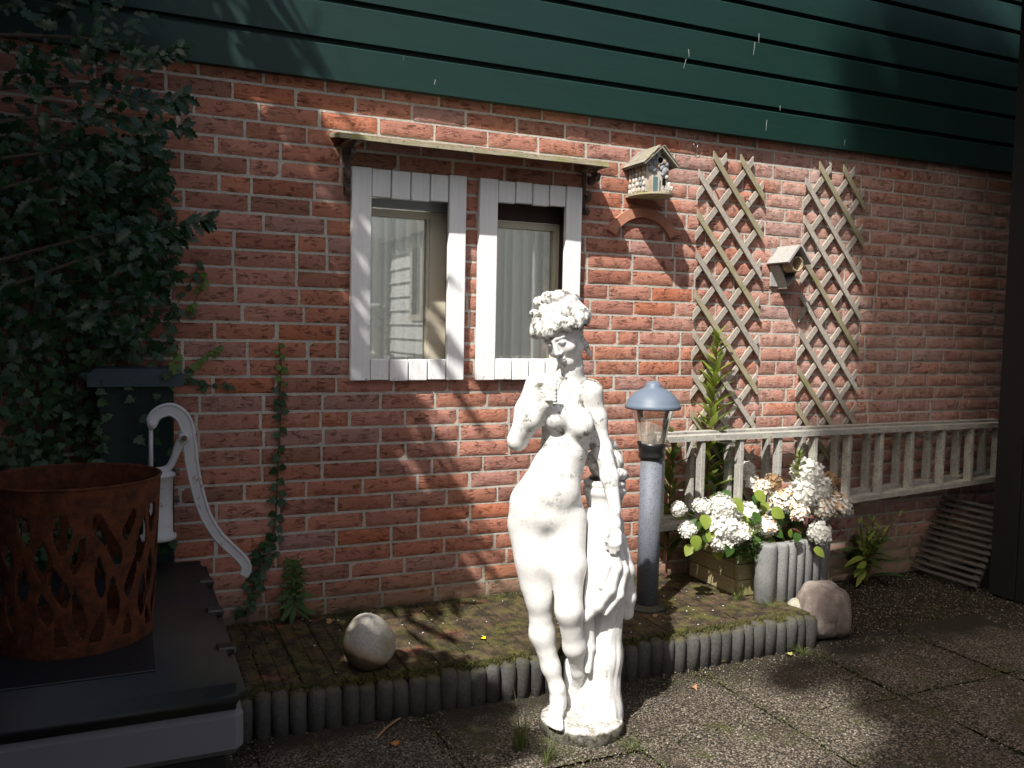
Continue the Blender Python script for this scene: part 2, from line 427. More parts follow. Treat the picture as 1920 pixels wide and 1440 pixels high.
    M['iron'] = NT('rusty_iron').done((.085,.062,.052), .7, .4)
    t = NT('rust'); p = t.pos(); n = t.noise(p, 30, 5, .7)
    M['rust'] = t.done(t.mix(t.ramp(n, [(.35, 0), (.65, 1)]), (.030,.012,.007), (.115,.034,.014)), .85, .2)
    t = NT('pump_paint'); p = t.pos(); n = t.noise(p, 40, 5, .7)
    col = t.mix(t.ramp(t.noise(p, 26, 5, .75), [(.60, 0), (.66, .8)]), (.47,.475,.50), (.24,.14,.08)); t.bump(n, .2, .002)
    M['pump'] = t.done(col, .55, .4)
    t = NT('black_lid'); p = t.pos((60, 8, 60)); n = t.noise(p, 1.5, 4); t.bump(n, .15, .002)
    M['lid'] = t.done(t.mix(t.ramp(t.noise(t.pos(), 3, 4), [(.5, 0), (.65, .6)]), (.010,.011,.015), (.022,.024,.012)), .5, .35)
    M['box_body'] = NT('grey_plastic').done((.13,.13,.145), .55, .4)
    M['dark_green'] = wood_mat('dark_green_wood', (.010,.020,.019), (.016,.030,.030), (20, 20, 2), None, .6)
    M['cap_blue'] = wood_mat('weathered_blue_cap', (.030,.050,.058), (.055,.080,.090), (2, 20, 20), None, .6)
    M['shed'] = wood_mat('shade_black_boards', (.010,.010,.011), (.018,.018,.019), (20, 20, 2), None, .7)  # black put in for edge darkness on white clapboard; also the added roof
    M['clap'] = NT('white_clapboard').done((.74,.75,.75), .55, .3)
    M['drop'] = NT('dried_dropping').done((.30,.33,.32), .8, .2)
    def leaf(name, c, c2, trans=.35, rough=.45):
        t = NT(name); r = t.rnd(); n = t.noise(t.pos(), 30, 3)
        col = t.mix(r, c, c2); col = t.mix(t.math('MULTIPLY', n, .4), col, tuple(a*.6 for a in c))
        t.done(col, rough, .35)
        tl = t.node('ShaderNodeBsdfTranslucent'); t.l.new(col, tl.inputs[0])
        mx = t.node('ShaderNodeMixShader'); mx.inputs[0].default_value = trans
        t.l.new(t.b.outputs[0], mx.inputs[1]); t.l.new(tl.outputs[0], mx.inputs[2]); t.l.new(mx.outputs[0], t.out.inputs[0]); return t.m
    M['ivy'] = leaf('ivy_leaf', (.020,.055,.020), (.040,.095,.034), .2, .42)
    M['ivy_young'] = leaf('young_ivy_leaf', (.10,.20,.035), (.16,.26,.05), .35)
    M['holly'] = leaf('holly_leaf', (.008,.030,.010), (.018,.055,.018), .12, .28)
    M['lime'] = leaf('lime_leaf', (.22,.31,.045), (.32,.39,.08), .45)
    M['mid'] = leaf('green_leaf', (.05,.115,.022), (.09,.16,.035), .4)
    M['olive'] = leaf('olive_leaf', (.13,.17,.035), (.20,.21,.06), .4)
    M['burgundy'] = leaf('burgundy_leaf', (.09,.025,.03), (.13,.04,.045), .3)
    M['tree_leaf'] = leaf('tree_leaf', (.035,.075,.02), (.06,.11,.03), .25)
    M['grass'] = leaf('grass_blade', (.08,.12,.03), (.17,.19,.06), .4)
    M['moss'] = leaf('moss_tuft', (.055,.062,.016), (.11,.105,.03), .2, .9)
    M['petal'] = leaf('white_petal', (.80,.80,.74), (.86,.86,.82), .35, .6)
    t = NT('browning_petal'); col = t.ramp(t.rnd(), [(0,(.82,.82,.76)),(.66,(.80,.78,.70)),(.78,(.60,.44,.28)),(1,(.36,.20,.09))]); M['petal_old'] = t.done(col, .7, .3)
    M['petal_dry'] = leaf('dry_petal', (.30,.17,.08), (.48,.36,.22), .3, .8)
    M['stem'] = NT('plant_stem').done((.10,.085,.035), .7, .2)
    M['red_stem'] = NT('red_stem').done((.13,.045,.035), .6, .2)
    M['bark'] = wood_mat('bark', (.055,.042,.032), (.11,.09,.07), (8, 8, 1))
    M['yellow'] = NT('yellow_petal').done((.80,.62,.02), .6, .2)
    M['orange_leaf'] = NT('orange_leaf').done((.42,.19,.05), .7, .2)
    M['brown_leaf'] = NT('brown_leaf').done((.30,.17,.09), .8, .2)
    M['pale_leaf'] = NT('pale_leaf').done((.42,.42,.12), .7, .2)
    M['steel'] = NT('galvanised_steel').done((.5,.5,.5), .35, .5, .9)
    M['peb_a'] = conc('pale_pebble', (.46,.43,.38), (.60,.57,.52), None, 90)
    M['peb_b'] = conc('grey_pebble', (.24,.25,.27), (.34,.35,.37), None, 90)
    M['peb_c'] = conc('tan_pebble', (.46,.34,.25), (.55,.43,.33), None, 90)
    M['shingle'] = wood_mat('birdhouse_shingle', (.22,.20,.165), (.37,.345,.295), (12, 12, 12), (.26,.25,.12), .9, .5)
    M['door_blue'] = NT('blue_door').done((.10,.17,.18), .6, .3)
    M['wicker'] = wood_mat('bark_tube', (.30,.22,.14), (.45,.36,.25), (12, 60, 12), None, .9, .6)
    M['black'] = NT('dark_hole').done((.008,.007,.006), .95, .05)
make_materials()

# ================================================================== GROUND
g = MB().add([(-60,-60,-.012),(60,-60,-.012),(60,60,-.012),(-60,60,-.012)], [(0,1,2,3)]).build('ground', M['soil'])
tag(g, kind='structure')

def slab_mesh(sx, sy, seed):
    nx, ny = 8, 8; rr = random.Random(seed); mb = MB(); vs = []; fs = []
    for j in range(ny+1):
        for i in range(nx+1):
            x = -sx/2 + sx*i/nx; y = -sy/2 + sy*j/ny
            e = min(i, j, nx-i, ny-j)
            z = -.006 if e == 0 else 0.0
            vs.append((x + (rr.uniform(-.003, .003) if e == 0 else 0), y + (rr.uniform(-.003, .003) if e == 0 else 0), z + mnoise.noise(Vector((x*5, y*5, seed)))*.004))
    for j in range(ny):
        for i in range(nx):
            a = j*(nx+1)+i; fs.append((a, a+1, a+nx+2, a+nx+1))
    mb.add(vs, fs); return mb.mesh('paving_slab', True)
slabs = [slab_mesh(.493, .493, s) for s in range(4)]
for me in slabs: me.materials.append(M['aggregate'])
for i in range(-1, 8):
    for j in range(0, 4):
        cx = .81 + .5*(i-1) + .25 - .0; cy = -1.11 - .25 - .5*(j-1)
        if cy > -.5: continue
        o = link_mesh('paving_slab', slabs[(i*3+j) % 4], None, g, (cx, cy, R.uniform(-.003, .004)), (R.uniform(-.006, .006), R.uniform(-.006, .006), R.choice((0, pi/2, pi))))
# slabs run on to the far side of the yard (no longer told apart)
far = MB()
for (x0, x1, y0, y1) in ((-12, 14, -14, -2.62), (4.31, 9, -2.6, 3.0), (-8, -.2, -2.6, -1.2)):
    far.add([(x0,y0,-.004),(x1,y0,-.004),(x1,y1,-.004),(x0,y1,-.004)], [(0,1,2,3)])
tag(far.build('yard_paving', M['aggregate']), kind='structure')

# ================================================================== HOUSE
house = empty('brick_house', (1.8, 0.0, 0.0), 'red brick house wall with dark green board siding above, two small windows', 'house')
CO = .0625
OPEN = [(.775, 1.132, 1.0, 1.70), (1.267, 1.622, 1.0, 1.70)]
X0, X1 = -.62, 4.6
# mortar sheet with the two openings
mb = MB(); xs = [X0-.6, OPEN[0][0], OPEN[0][1], OPEN[1][0], OPEN[1][1], X1+2]; zs = [-.1, 1.0, 1.70, 2.2]
for i in range(5):
    for j in range(3):
        if j == 1 and i in (1, 3): continue
        a, b, c, d = xs[i], xs[i+1], zs[j], zs[j+1]
        mb.add([(a,.0022,c),(b,.0022,c),(b,.0022,d),(a,.0022,d)], [(0,1,2,3)])
mb.build('mortar', M['mortar'], house)

_bc = {}
def brick_mesh(L, seed):
    key = (round(L, 3), seed)
    if key in _bc: return _bc[key]
    H = .0528; nx = max(3, int(L/.015)); nz = 5; vs = []; fs = []
    for j in range(nz+1):
        for i in range(nx+1):
            u = i/nx; w = j/nz; x = -L/2 + L*u; z = -H/2 + H*w
            ex = min(i, nx-i); ez = min(j, nz-j)
            y = -.0022
            y += (mnoise.noise(Vector((x*26+seed*7.3, z*60, seed*3.1))) )*.0016 - abs(mnoise.noise(Vector((x*30+seed*3.7+9, z*75, seed*1.7))))*.0022
            if ex == 0 or ez == 0:
                y = .0010
                x += mnoise.noise(Vector((z*60, seed*5.1, u*3)))*.0022; z += mnoise.noise(Vector((x*45, seed*2.3, w*5)))*.0022
            vs.append((x, y, z))
    n = nx+1
    for j in range(nz):
        for i in range(nx):
            a = j*n+i; fs.append((a, a+1, a+n+1, a+n))
    # back box so that the piece has its depth
    k = len(vs); vs += [(-L/2,.05,-H/2),(L/2,.05,-H/2),(L/2,.05,H/2),(-L/2,.05,H/2)]
    fs += [(0, k, k+1, nx), (nx, k+1, k+2, nz*n+nx), (nz*n+nx, k+2, k+3, nz*n), (nz*n, k+3, k, 0), (k, k+3, k+2, k+1)]
    me = MB().add(vs, fs).mesh('brick', True); me.materials.append(M['brick']); _bc[key] = me; return me

lay = []
rb = random.Random(5)
z0 = 1.11 - 18*CO
for row in range(0, 33):
    zc = z0 + row*CO + CO/2
    if zc > 2.06: break
    x = X0 - (.105 if row % 2 else 0.0) + rb.uniform(-.012, .012) + (.05 if (row//5) % 2 else 0)
    while x < X1:
        L = .2005 + rb.uniform(-.004, .004)
        q = rb.random()
        if q < .10: L = .0955
        a, b = x, x+L; x = b + .0105 + rb.uniform(-.0015, .0015)
        segs = [(a, b)]
        for (ox0, ox1, oz0, oz1) in OPEN:
            if oz0 - .02 < zc < oz1 + .02:
                ns = []
                for (p, r_) in segs:
                    if r_ <= ox0 or p >= ox1: ns.append((p, r_))
                    else:
                        if p < ox0 - .03: ns.append((p, ox0))
                        if r_ > ox1 + .03: ns.append((ox1, r_))
                segs = ns
        for (p, r_) in segs:
            if r_-p > .03: lay.append(((p+r_)/2, zc, round((r_-p)/.005)*.005))
def vis(b):
    return -.1 < b[0] < 4.0 and b[1] > .10 and not (b[0] < .12 and b[1] < 1.0)
order = sorted(lay, key=lambda b: (0 if vis(b) else 1, (Vector((b[0], 0, b[1]))-CAM).length))
near, rest = order[:298], order[298:]
for (bx, bz, L) in near:
    link_mesh('brick', brick_mesh(L, rb.randrange(7)), None, house, (bx, rb.uniform(-.0012, .0012), bz), (rb.uniform(-.008, .008), rb.uniform(-.006, .006), rb.uniform(-.006, .006)))
VV = []; FF = []; off = 0
for (bx, bz, L) in rest:
    me = brick_mesh(L, rb.randrange(7))
    co = np.empty(len(me.vertices)*3, np.float32); me.vertices.foreach_get('co', co); co = co.reshape(-1, 3)
    co = co + np.array([bx-1.8, rb.uniform(-.0012, .0012), bz], np.float32)
    VV.append(co)
    for p in me.polygons:
        vv = list(p.vertices)
        if len(vv) == 4: FF.append([a+off for a in vv])
    off += len(co)
bo = link_mesh('brickwork', np_mesh('brickwork', np.concatenate(VV), FF, True), M['brick'], house)
bo['kind'] = 'stuff'

# green board siding
zb = 2.021
for i in range(9):
    lo, hi = zb + i*.1412, zb + i*.1412 + .1215
    prof = [(-.045, lo), (-.012, lo), (-.012, hi), (-.040, hi), (-.045, hi-.005)]
    MB().prism([(a, b) for a, b in prof], (X1-X0+3, 0, 0), (X0-1.5, 0, 0), (0,1,0), (0,0,1)).build('siding_board', M['green'], house)
for (xm, zm, l_, dx_) in ((2.12,2.30,.04,-.012),(2.13,2.34,.03,.004),(2.55,2.10,.045,-.003),(2.62,2.17,.02,0),(2.47,2.42,.055,-.006),(2.49,2.46,.04,.0),(1.03,2.07,.018,-.004)):
    MB().add([(xm-.0016,-.0462,zm),(xm+.0018,-.0462,zm+.002),(xm+.001+dx_,-.0462,zm-l_),(xm-.0006+dx_,-.0462,zm-l_)], [(0,1,2,3)]).build('bird_dropping', M['drop'], house)
MB().box((X0-1.5, -.018, 2.03), (X1+1.5, .0, 3.30)).build('siding_backing', M['green'], house)
MB().box((X0-1.6, -.10, 3.30), (X1+1.6, .35, 3.42)).build('roof_edge', M['green'], house)
# space behind the wall, left roofless so daylight reaches the curtains
# made-up sunlit room: pale floor and walls bounce light onto the curtains
MB().box((X0-1.2, .30, -.05), (X1+2, 4.0, -.02)).build('bounce_floor', M['room'], house)
MB().box((X0-1.2, 4.0, -.05), (X1+2, 4.1, 3.3)).build('bounce_rear_wall', M['room'], house)
MB().box((X0-1.3, .06, -.1), (X0-1.2, 4.1, 3.3)).build('bounce_side_wall', M['room'], house)
MB().box((X1+2.0, .06, -.1), (X1+2.1, 4.1, 3.3)).build('bounce_side_wall', M['room'], house)

# windows --------------------------------------------------------------
def window(xb, zt, zb_, inner_top, inner_bot, rail_top, left):
    """xb = six board edges of the surround"""
    wnd = MB()
    fr = MB()
    xi0, xi1 = xb[1], xb[5]
    # recessed cream frame at y .10
    a0, a1 = xi0-.03, (1.150 if left else 1.668)
    st = (1.066 if left else 1.612)
    fr.box((st, .10, 1.0), (a1, .15, rail_top+.05))                # right stile
    fr.box((a0-.03, .10, 1.0), (a0+.012, .15, rail_top+.05))        # left stile
    fr.box((a0+.012, .10, rail_top-.026), (st, .15, rail_top))       # top rail
    fr.box((a0+.012, .10, 1.0), (st, .15, 1.035))                   # bottom rail
    fr.box((st-.010, .108, 1.035), (st, .14, rail_top-.026))         # bead
    w = fr.build('window', M['cream'], house)
    w['label'] = 'small window with cream frame and net curtain behind white boards'
    # surround boards
    def board(x0, x1, z0_, z1_, dy=0):
        n = 6; b = MB(); b.box((x0+.0012, -.026-dy, z0_), (x1-.0012, -.004, z1_), .0022); b.build('surround_board', M['white'], w)
    board(xb[0], xb[1], zb_, zt+R.uniform(-.002,.002), .002)
    board(xb[5], xb[6], zb_, zt+R.uniform(-.002,.002), .002)
    for i in range(1, 5):
        j1, j2 = R.uniform(-.0015, .0015), R.uniform(-.003, .003)
        board(xb[i], xb[i+1]-.0025, inner_top+R.uniform(-.003,.003), zt-.002+j1)
        board(xb[i], xb[i+1]-.0025, zb_+R.uniform(-.002,.002), inner_bot+R.uniform(-.003,.003))
    # reveal lining
    rv = MB()
    rv.box((xi0-.034, .0, 1.0), (xi0-.026, .16, 1.70)); rv.box((xi1+.036, .0, 1.0), (xi1+.042, .10, 1.70))
    rv.box((xi0-.026, .0, 1.690), (xi1+.026, .10, 1.70))
    rv.box((xi0-.026, .0, 1.0), (xi1+.026, .095, 1.008))
    rv.build('reveal', M['dark_wood'], w)
    hd = MB(); hd.box((xi0-.026, .085, rail_top+(.052 if left else .001)), (xi1+.034, .099, 1.69)); hd.build('head_panel', M['dark_wood'], w)
    if left:
        rt = MB(); rt.tube([(xi0-.02, .055, rail_top+.044), (xi1+.02, .055, rail_top+.040)], .011, 10); rt.build('roller_blind', M['grey_trim'], w, True)
        rt = MB(); rt.box((xi0-.026, .07, rail_top+.004), (xi1+.026, .098, rail_top+.034)); rt.build('blind_valance', M['grey_trim'], w)
    gl = MB(); gl.box((a0+.005, .124, 1.030), (st-.004, .128, rail_top-.02)); gl.build('pane', M['glass'], w)
    if left:
        gl = MB(); gl.box((a1-.004, .124, 1.03), (a1+.06, .128, rail_top)); gl.build('pane', M['glass'], w)
    # curtain with folds
    vs = []; fs = []; n = 110; x0, x1 = a0-.05, a1+.05
    for i in range(n+1):
        x = x0 + (x1-x0)*i/n
        y = .168 + .012*sin(i*.62) + .008*sin(i*.23+1) + .010*mnoise.noise(Vector((i*.11, 1.7 if left else 6.2, 0)))
        for z in (.93, 1.3, 1.66): vs.append((x, y + (.004*sin(i*.9) if z < 1 else 0), z))
    for i in range(n):
        for k in range(2):
            q = i*3+k; fs.append((q, q+3, q+4, q+1))
    MB().add(vs, fs).build('curtain', M['curtain'], w, True)
    return w
window([.729,.804,.877,.951,1.025,1.098,1.168], 1.737, .971, 1.634, 1.049, 1.610, True)
window([1.220,1.297,1.371,1.444,1.516,1.589,1.661], 1.737, .970, 1.655, 1.052, 1.600, False)

# ================================================================== DECK + EDGING
deck = empty('timber_deck', (1.2, -.3, 0), 'mossy wooden deck of dark planks between brick wall and low concrete edging', 'deck')
dk = random.Random(3)
x = -.28
while x < 2.33:
    w_ = .106
    p = MB(); zt = .115 + dk.uniform(-.0025, .0025)
    y1 = -.006; y0 = -.622
    a, b = x+.003, x+w_-.003
    # a plank with a sawn groove along its middle
    prof = [(a, .085), (b, .085), (b, zt-.002), (b-.002, zt), ((a+b)/2+.004, zt), ((a+b)/2, zt-.004), ((a+b)/2-.004, zt), (a+.002, zt), (a, zt-.002)]
    p.prism(prof, (0, y1-y0, 0), (0, y0, 0), (1,0,0), (0,0,1)); p.build('plank', M['deck'], deck)
    x += w_
MB().box((-.3, -.60, -.01), (2.33, -.02, .086)).build('joist_base', M['soil'], deck)

edge = empty('concrete_edging', (1.3, -.645, 0), 'low row of dark half-round concrete posts along the front of the deck', 'edging')
em = []
for s in range(7):
    prof = [(.0242, -.03), (.0246, .085), (.0235, .108), (.018, .118), (.006, .121)]
    m_ = MB().lathe(prof, (0,0,0), 14, True, True)
    m_.v = [(a[0]*1.02+mnoise.noise(Vector((a[0]*60,a[2]*40,s*9)))*.0022, a[1]*1.15+mnoise.noise(Vector((a[1]*60,a[2]*40,s*5)))*.0022, a[2]+mnoise.noise(Vector((a[0]*50,a[1]*50,s)))*.005) for a in m_.v]
    q = m_.mesh('post', True); q.materials.append(M['edging']); em.append(q)
x = -.26; i = 0
while x < 2.36:
    y = -.648 - .022*sin((x-.3)*1.5)*(1 if x > .3 else 0)
    link_mesh('post', em[(i*5+dk.randrange(3)) % 7], None, edge, (x, y+dk.uniform(-.003,.003), dk.uniform(-.011,.005)), (dk.uniform(-.05,.05), dk.uniform(-.03,.03), dk.uniform(0, 6)))
    x += .0500; i += 1

# ================================================================== WALL FITTINGS
# window shelf with scroll brackets
sh = empty('window_shelf', (1.175, -.08, 1.83), 'weathered mossy plank shelf on two scroll brackets above the windows', 'shelf')
pm = MB(); nseg = 24
for i in range(nseg+1):
    xx = .655 + (1.697-.655)*i/nseg; j = mnoise.noise(Vector((xx*9, 2, 0)))*.003
    for (yy, zz) in ((-.166+j, 1.800), (-.166+j, 1.817), (-.001, 1.848), (-.001, 1.832)): pm.v.append((xx, yy, zz + mnoise.noise(Vector((xx*5, yy*8, 3)))*.002))
for i in range(nseg):
    for k in range(4):
        a = i*4+k; b = i*4+(k+1) % 4; pm.f.append((a, b, b+4, a+4))
pm.f += [(0,3,2,1), (nseg*4, nseg*4+1, nseg*4+2, nseg*4+3)]
pm.build('plank', M['shelf'], sh)
def flat_bar(path, wx, th, x):
    """flat iron strip following a path in the y-z plane, wx wide along x"""
    b = MB(); n = len(path)
    for i, (y, z) in enumerate(path):
        t = Vector((path[min(i+1,n-1)][0]-path[max(i-1,0)][0], path[min(i+1,n-1)][1]-path[max(i-1,0)][1])); t.normalize()
        nx_, nz_ = -t.y, t.x
        for dx, s in ((-wx/2, 1), (wx/2, 1), (wx/2, -1), (-wx/2, -1)):
            b.v.append((x+dx, y+nx_*th/2*s, z+nz_*th/2*s))
    for i in range(n-1):
        for k in range(4):
            a = i*4+k; c = i*4+(k+1) % 4; b.f.append((a, c, c+4, a+4))
    b.f += [(0,3,2,1), ((n-1)*4, (n-1)*4+1, (n-1)*4+2, (n-1)*4+3)]
    return b
def spiral(cy, cz, r0, r1, a0, turns, n=26):
    return [(cy + (r0+(r1-r0)*i/n)*cos(a0+turns*2*pi*i/n), cz + (r0+(r1-r0)*i/n)*sin(a0+turns*2*pi*i/n)) for i in range(n+1)]
for xbk in (.713, 1.678):
    b = flat_bar([(-.006, 1.812), (-.006, 1.64)], .016, .004, xbk).build('bracket', M['iron'], sh)
    for path in ([(-.006, 1.806), (-.135, 1.800)], spiral(-.108, 1.772, .026, .006, pi/2, -1.35), spiral(-.060, 1.765, .028, .006, pi/2, 1.3), spiral(-.034, 1.700, .024, .005, pi/2, 1.2), spiral(-.026, 1.648, .020, .005, pi, 1.3)):
        flat_bar(path, .016, .0035, xbk).build('scroll', M['iron'], b)
    MB().box((xbk-.02, -.140, 1.803), (xbk+.03, -.012, 1.812)).build('block', M['shelf'], sh)

# terracotta arch
ar = MB(); pts_o = []; pts_i = []; n = 22
for i in range(n+1):
    a = radians(152) - radians(124)*i/n
    pts_o.append((1.955+.190*cos(a), 1.492+.190*sin(a))); pts_i.append((1.955+.150*cos(a), 1.492+.150*sin(a)))
for (xo, zo), (xi, zi) in zip(pts_o, pts_i):
    for (a, c, y) in ((xo, zo, -.001), (xo, zo, -.020), (xi, zi, -.020), (xi, zi, -.001)): ar.v.append((a, y, c))
for i in range(n):
    for k in range(4):
        a = i*4+k; b = i*4+(k+1) % 4; ar.f.append((a, b, b+4, a+4))
ar.f += [(0,1,2,3), (n*4+3, n*4+2, n*4+1, n*4)]
o = ar.build('clay_arch', M['terracotta']); tag(o, 'curved terracotta arch piece fixed to the wall below the pebble birdhouse', 'ornament')

# pebble birdhouse ------------------------------------------------------
bh = empty('birdhouse', (1.945, -.07, 1.72), 'rustic birdhouse covered in pebbles with shingle roof and little blue door', 'birdhouse')
bx0, bx1, by0, by1 = 1.888, 1.992, -.135, -.004; bzb, bze, bza = 1.728, 1.835, 1.888; bxc = (bx0+bx1)/2
MB().prism([(bx0,bzb),(bx1,bzb),(bx1,bze),(bxc,bza),(bx0,bze)], (0,by1-by0,0), (0,by0,0), (1,0,0), (0,0,1)).build('body', M['peb_a'], bh)
bp = MB(); n = 18
poly = [(1.872,-.002),(2.024,-.002)] + [(1.948+.086*cos(-pi*i/n), -.062-.118*sin(pi*i/n)) for i in range(n+1)]
bp.prism([(a,b) for a,b in poly], (0,0,.008), (0,0,1.7165), (1,0,0), (0,1,0)).build('base_board', M['shelf'], bh)
for s in (-1, 1):
    dx = (bx1-bx0)/2+.026; e0 = Vector((bxc, 0, bza+.010)); e1 = Vector((bxc+s*dx, 0, bze-.014+.006))
    d_ = (e1-e0); nn = Vector((-d_.z*s, 0, d_.x*s)).normalized()
    r_ = MB(); q = [e0, e1, e1+nn*.006, e0+nn*.006]
    r_.prism([(a.x, a.z) for a in q], (0, by1-by0+.028, 0), (0, by0-.028, 0), (1,0,0), (0,0,1)); rp = r_.build('roof_panel', M['shingle'], bh)
    for k in range(6):
        for j in range(3):
            f0, f1 = j*.30, j*.30+.42
            p0 = e0 + d_*f0 + nn*(.0085+.002*(2-j)); p1 = e0 + d_*min(f1, 1.04) + nn*.0095
            y0 = by0-.030 + k*.0275 + R.uniform(-.003,.003); sk = R.uniform(-.004,.004)
            sm = MB(); sm.prism([(p0.x,p0.z),(p1.x,p1.z),(p1.x+nn.x*.003,p1.z+nn.z*.003),(p0.x+nn.x*.003,p0.z+nn.z*.003)], (0,.026+sk,0), (0,y0,0), (1,0,0), (0,0,1)); sm.build('shingle', M['shingle'], rp)
def pebble(c, r, mat):
    m_ = MB().ball((0,0,0), (1,1,1), 9, 6, .10, R.randrange(999))
    m_.v = [(c[0]+a[0]*r[0], c[1]+a[1]*r[1], c[2]+a[2]*r[2]) for a in m_.v]
    m_.build('pebble', M[mat], bh, True)
for k, (u, z) in enumerate([(.1,1.842),(.9,1.842),(.28,1.862),(.5,1.832),(.72,1.80),(.30,1.815),(.12,1.815),(.86,1.815),(.9,1.79),(.68,1.826),(.78,1.852),(.5,1.880),(.35,1.84)]):
    rr = .0085 + .006*R.random()
    pebble((bx0+u*(bx1-bx0), by0-.003, z), (rr, .006, rr*1.05), R.choice(('peb_b','peb_a','peb_b','peb_c')))
pebble((bx0+.78*(bx1-bx0), by0-.004, 1.812), (.014,.007,.017), 'peb_b')
for k in range(5):
    for j in range(5):
        pebble((bx0-.003, by1-.014-k*.025+R.uniform(-.004,.004), 1.738+j*.021+R.uniform(-.003,.003)), (.006, .009, .0115), R.choice(('peb_a','peb_a','peb_b','peb_c')))
for k in range(4): pebble((bx0+.1+.008*k-.012*(k>1), by0-.014, 1.737+.010*R.random()), (.007,.006,.008), 'peb_a')
hl = MB(); hl.tube([(bxc+.006, by0-.0085, 1.853), (bxc+.006, by0+.01, 1.853)], .0125, 16); ho = hl.build('entrance_hole', M['black'], bh)
rg = MB()
for i in range(16):
    a0 = 2*pi*i/16; a1 = 2*pi*(i+1)/16
    rg.tube([(bxc+.006+.0145*cos(a0), by0-.008, 1.853+.0145*sin(a0)), (bxc+.006+.0145*cos(a1), by0-.008, 1.853+.0145*sin(a1))], .0026, 6)
rg.build('hole_ring', M['grey_wood'], bh)
dr = MB(); dr.box((bxc-.026, by0-.008, 1.7255), (bxc-.002, by0-.001, 1.788), .001); do = dr.build('door', M['door_blue'], bh)
MB().box((bxc-.030, by0-.010, 1.7255), (bxc-.0262, by0-.002, 1.792)).build('door_post', M['peb_a'], do)
MB().box((bxc-.0018, by0-.010, 1.7255), (bxc+.003, by0-.002, 1.792)).build('door_post', M['peb_a'], do)
MB().box((bxc-.043, by0-.007, 1.7255), (bxc-.031, by0-.001, 1.788)).build('shutter', M['peb_c'], bh)
MB().box((bxc+.022, by0-.006, 1.752), (bxc+.034, by0-.0005, 1.784)).build('side_window', M['black'], bh)
fb = MB()
for k in range(3): fb.box((bxc+.012+.012*k, by0-.022, 1.7255), (bxc+.016+.012*k, by0-.018, 1.752))
fb.box((bxc+.010, by0-.0225, 1.737), (bxc+.042, by0-.0175, 1.741)); fb.build('picket', M['peb_a'], bh)
pt = MB(); pt.lathe([(.001,0),(.007,.004),(.008,.016),(.004,.028),(.006,.04),(.001,.044)], (bxc+.045, by0-.014, 1.7255), 10); pt.build('post', M['peb_a'], bh, True)

# diamond-shaped bird feeder ------------------------------------------
nf = empty('bird_feeder', (2.67, -.06, 1.45), 'grey wooden bird feeder with pitched roof and round tube between the trellises', 'bird feeder')
ax_, az_ = 2.681, 1.556
for s in (-1, 1):
    e0 = Vector((ax_, 0, az_)); e1 = Vector((ax_+s*.062, 0, az_-.077)); d_ = e1-e0; nn = Vector((d_.z*-s, 0, d_.x*s)).normalized()
    MB().prism([(e0.x,e0.z),(e1.x,e1.z),(e1.x+nn.x*.009,e1.z+nn.z*.009),(e0.x+nn.x*.009*(1 if s<0 else 1),e0.z+nn.z*.009)], (0,.142,0), (0,-.145,0), (1,0,0), (0,0,1)).build('roof_panel', M['grey_wood'], nf)
tb = MB(); cx, cz = 2.681, 1.478
for rr_, fl in ((.034, 1), (.027, -1)):
    for i in range(24):
        a = 2*pi*i/24
        tb.v += [(cx+rr_*cos(a), -.128, cz+rr_*sin(a)), (cx+rr_*cos(a), -.012, cz+rr_*sin(a))]
for i in range(24):
    j = (i+1) % 24
    tb.f += [(2*i,2*i+1,2*j+1,2*j), (48+2*i,48+2*j,48+2*j+1,48+2*i+1), (2*i,2*j,48+2*j,48+2*i)]
tb.f.append(tuple(2*i+1 for i in range(24)))
tb.build('tube', M['wicker'], nf, True)
e0 = Vector((2.688,0,1.372))
for (ex, ez, dpt) in ((-.058, .104, .062), (.058, .098, .062)):
    e1 = e0 + Vector((ex,0,ez)); d_ = e1-e0; nn = Vector((-d_.z,0,d_.x)).normalized()*.008*(1 if ex > 0 else -1)
    MB().prism([(e0.x,e0.z),(e1.x,e1.z),(e1.x+nn.x,e1.z+nn.z),(e0.x+nn.x,e0.z+nn.z)], (0,dpt,0), (0,-dpt-.003,0), (1,0,0), (0,0,1)).build('tray_side', M['grey_wood'], nf)
MB().box((2.636, -.0125, 1.385), (2.742, -.003, 1.555)).build('back_board', M['grey_wood'], nf)

# wall rings
def hook(x, z, label):
    b = MB(); pth = [(x, -.0, z), (x, -.016, z)] + [(x+.011*sin(a), -.018, z-.011+.011*cos(a)) for a in np.linspace(0, 5.0, 16)]
    o = b.tube(pth, .0018, 6).build('wall_hook', M['steel'], None, True); tag(o, label, 'hook', 'hooks screwed into the wall')
hook(2.202, 1.974, 'small open steel ring hook in the wall above and right of the birdhouse')
hook(2.935, 1.974, 'small steel ring hook under the green siding above the right trellis')

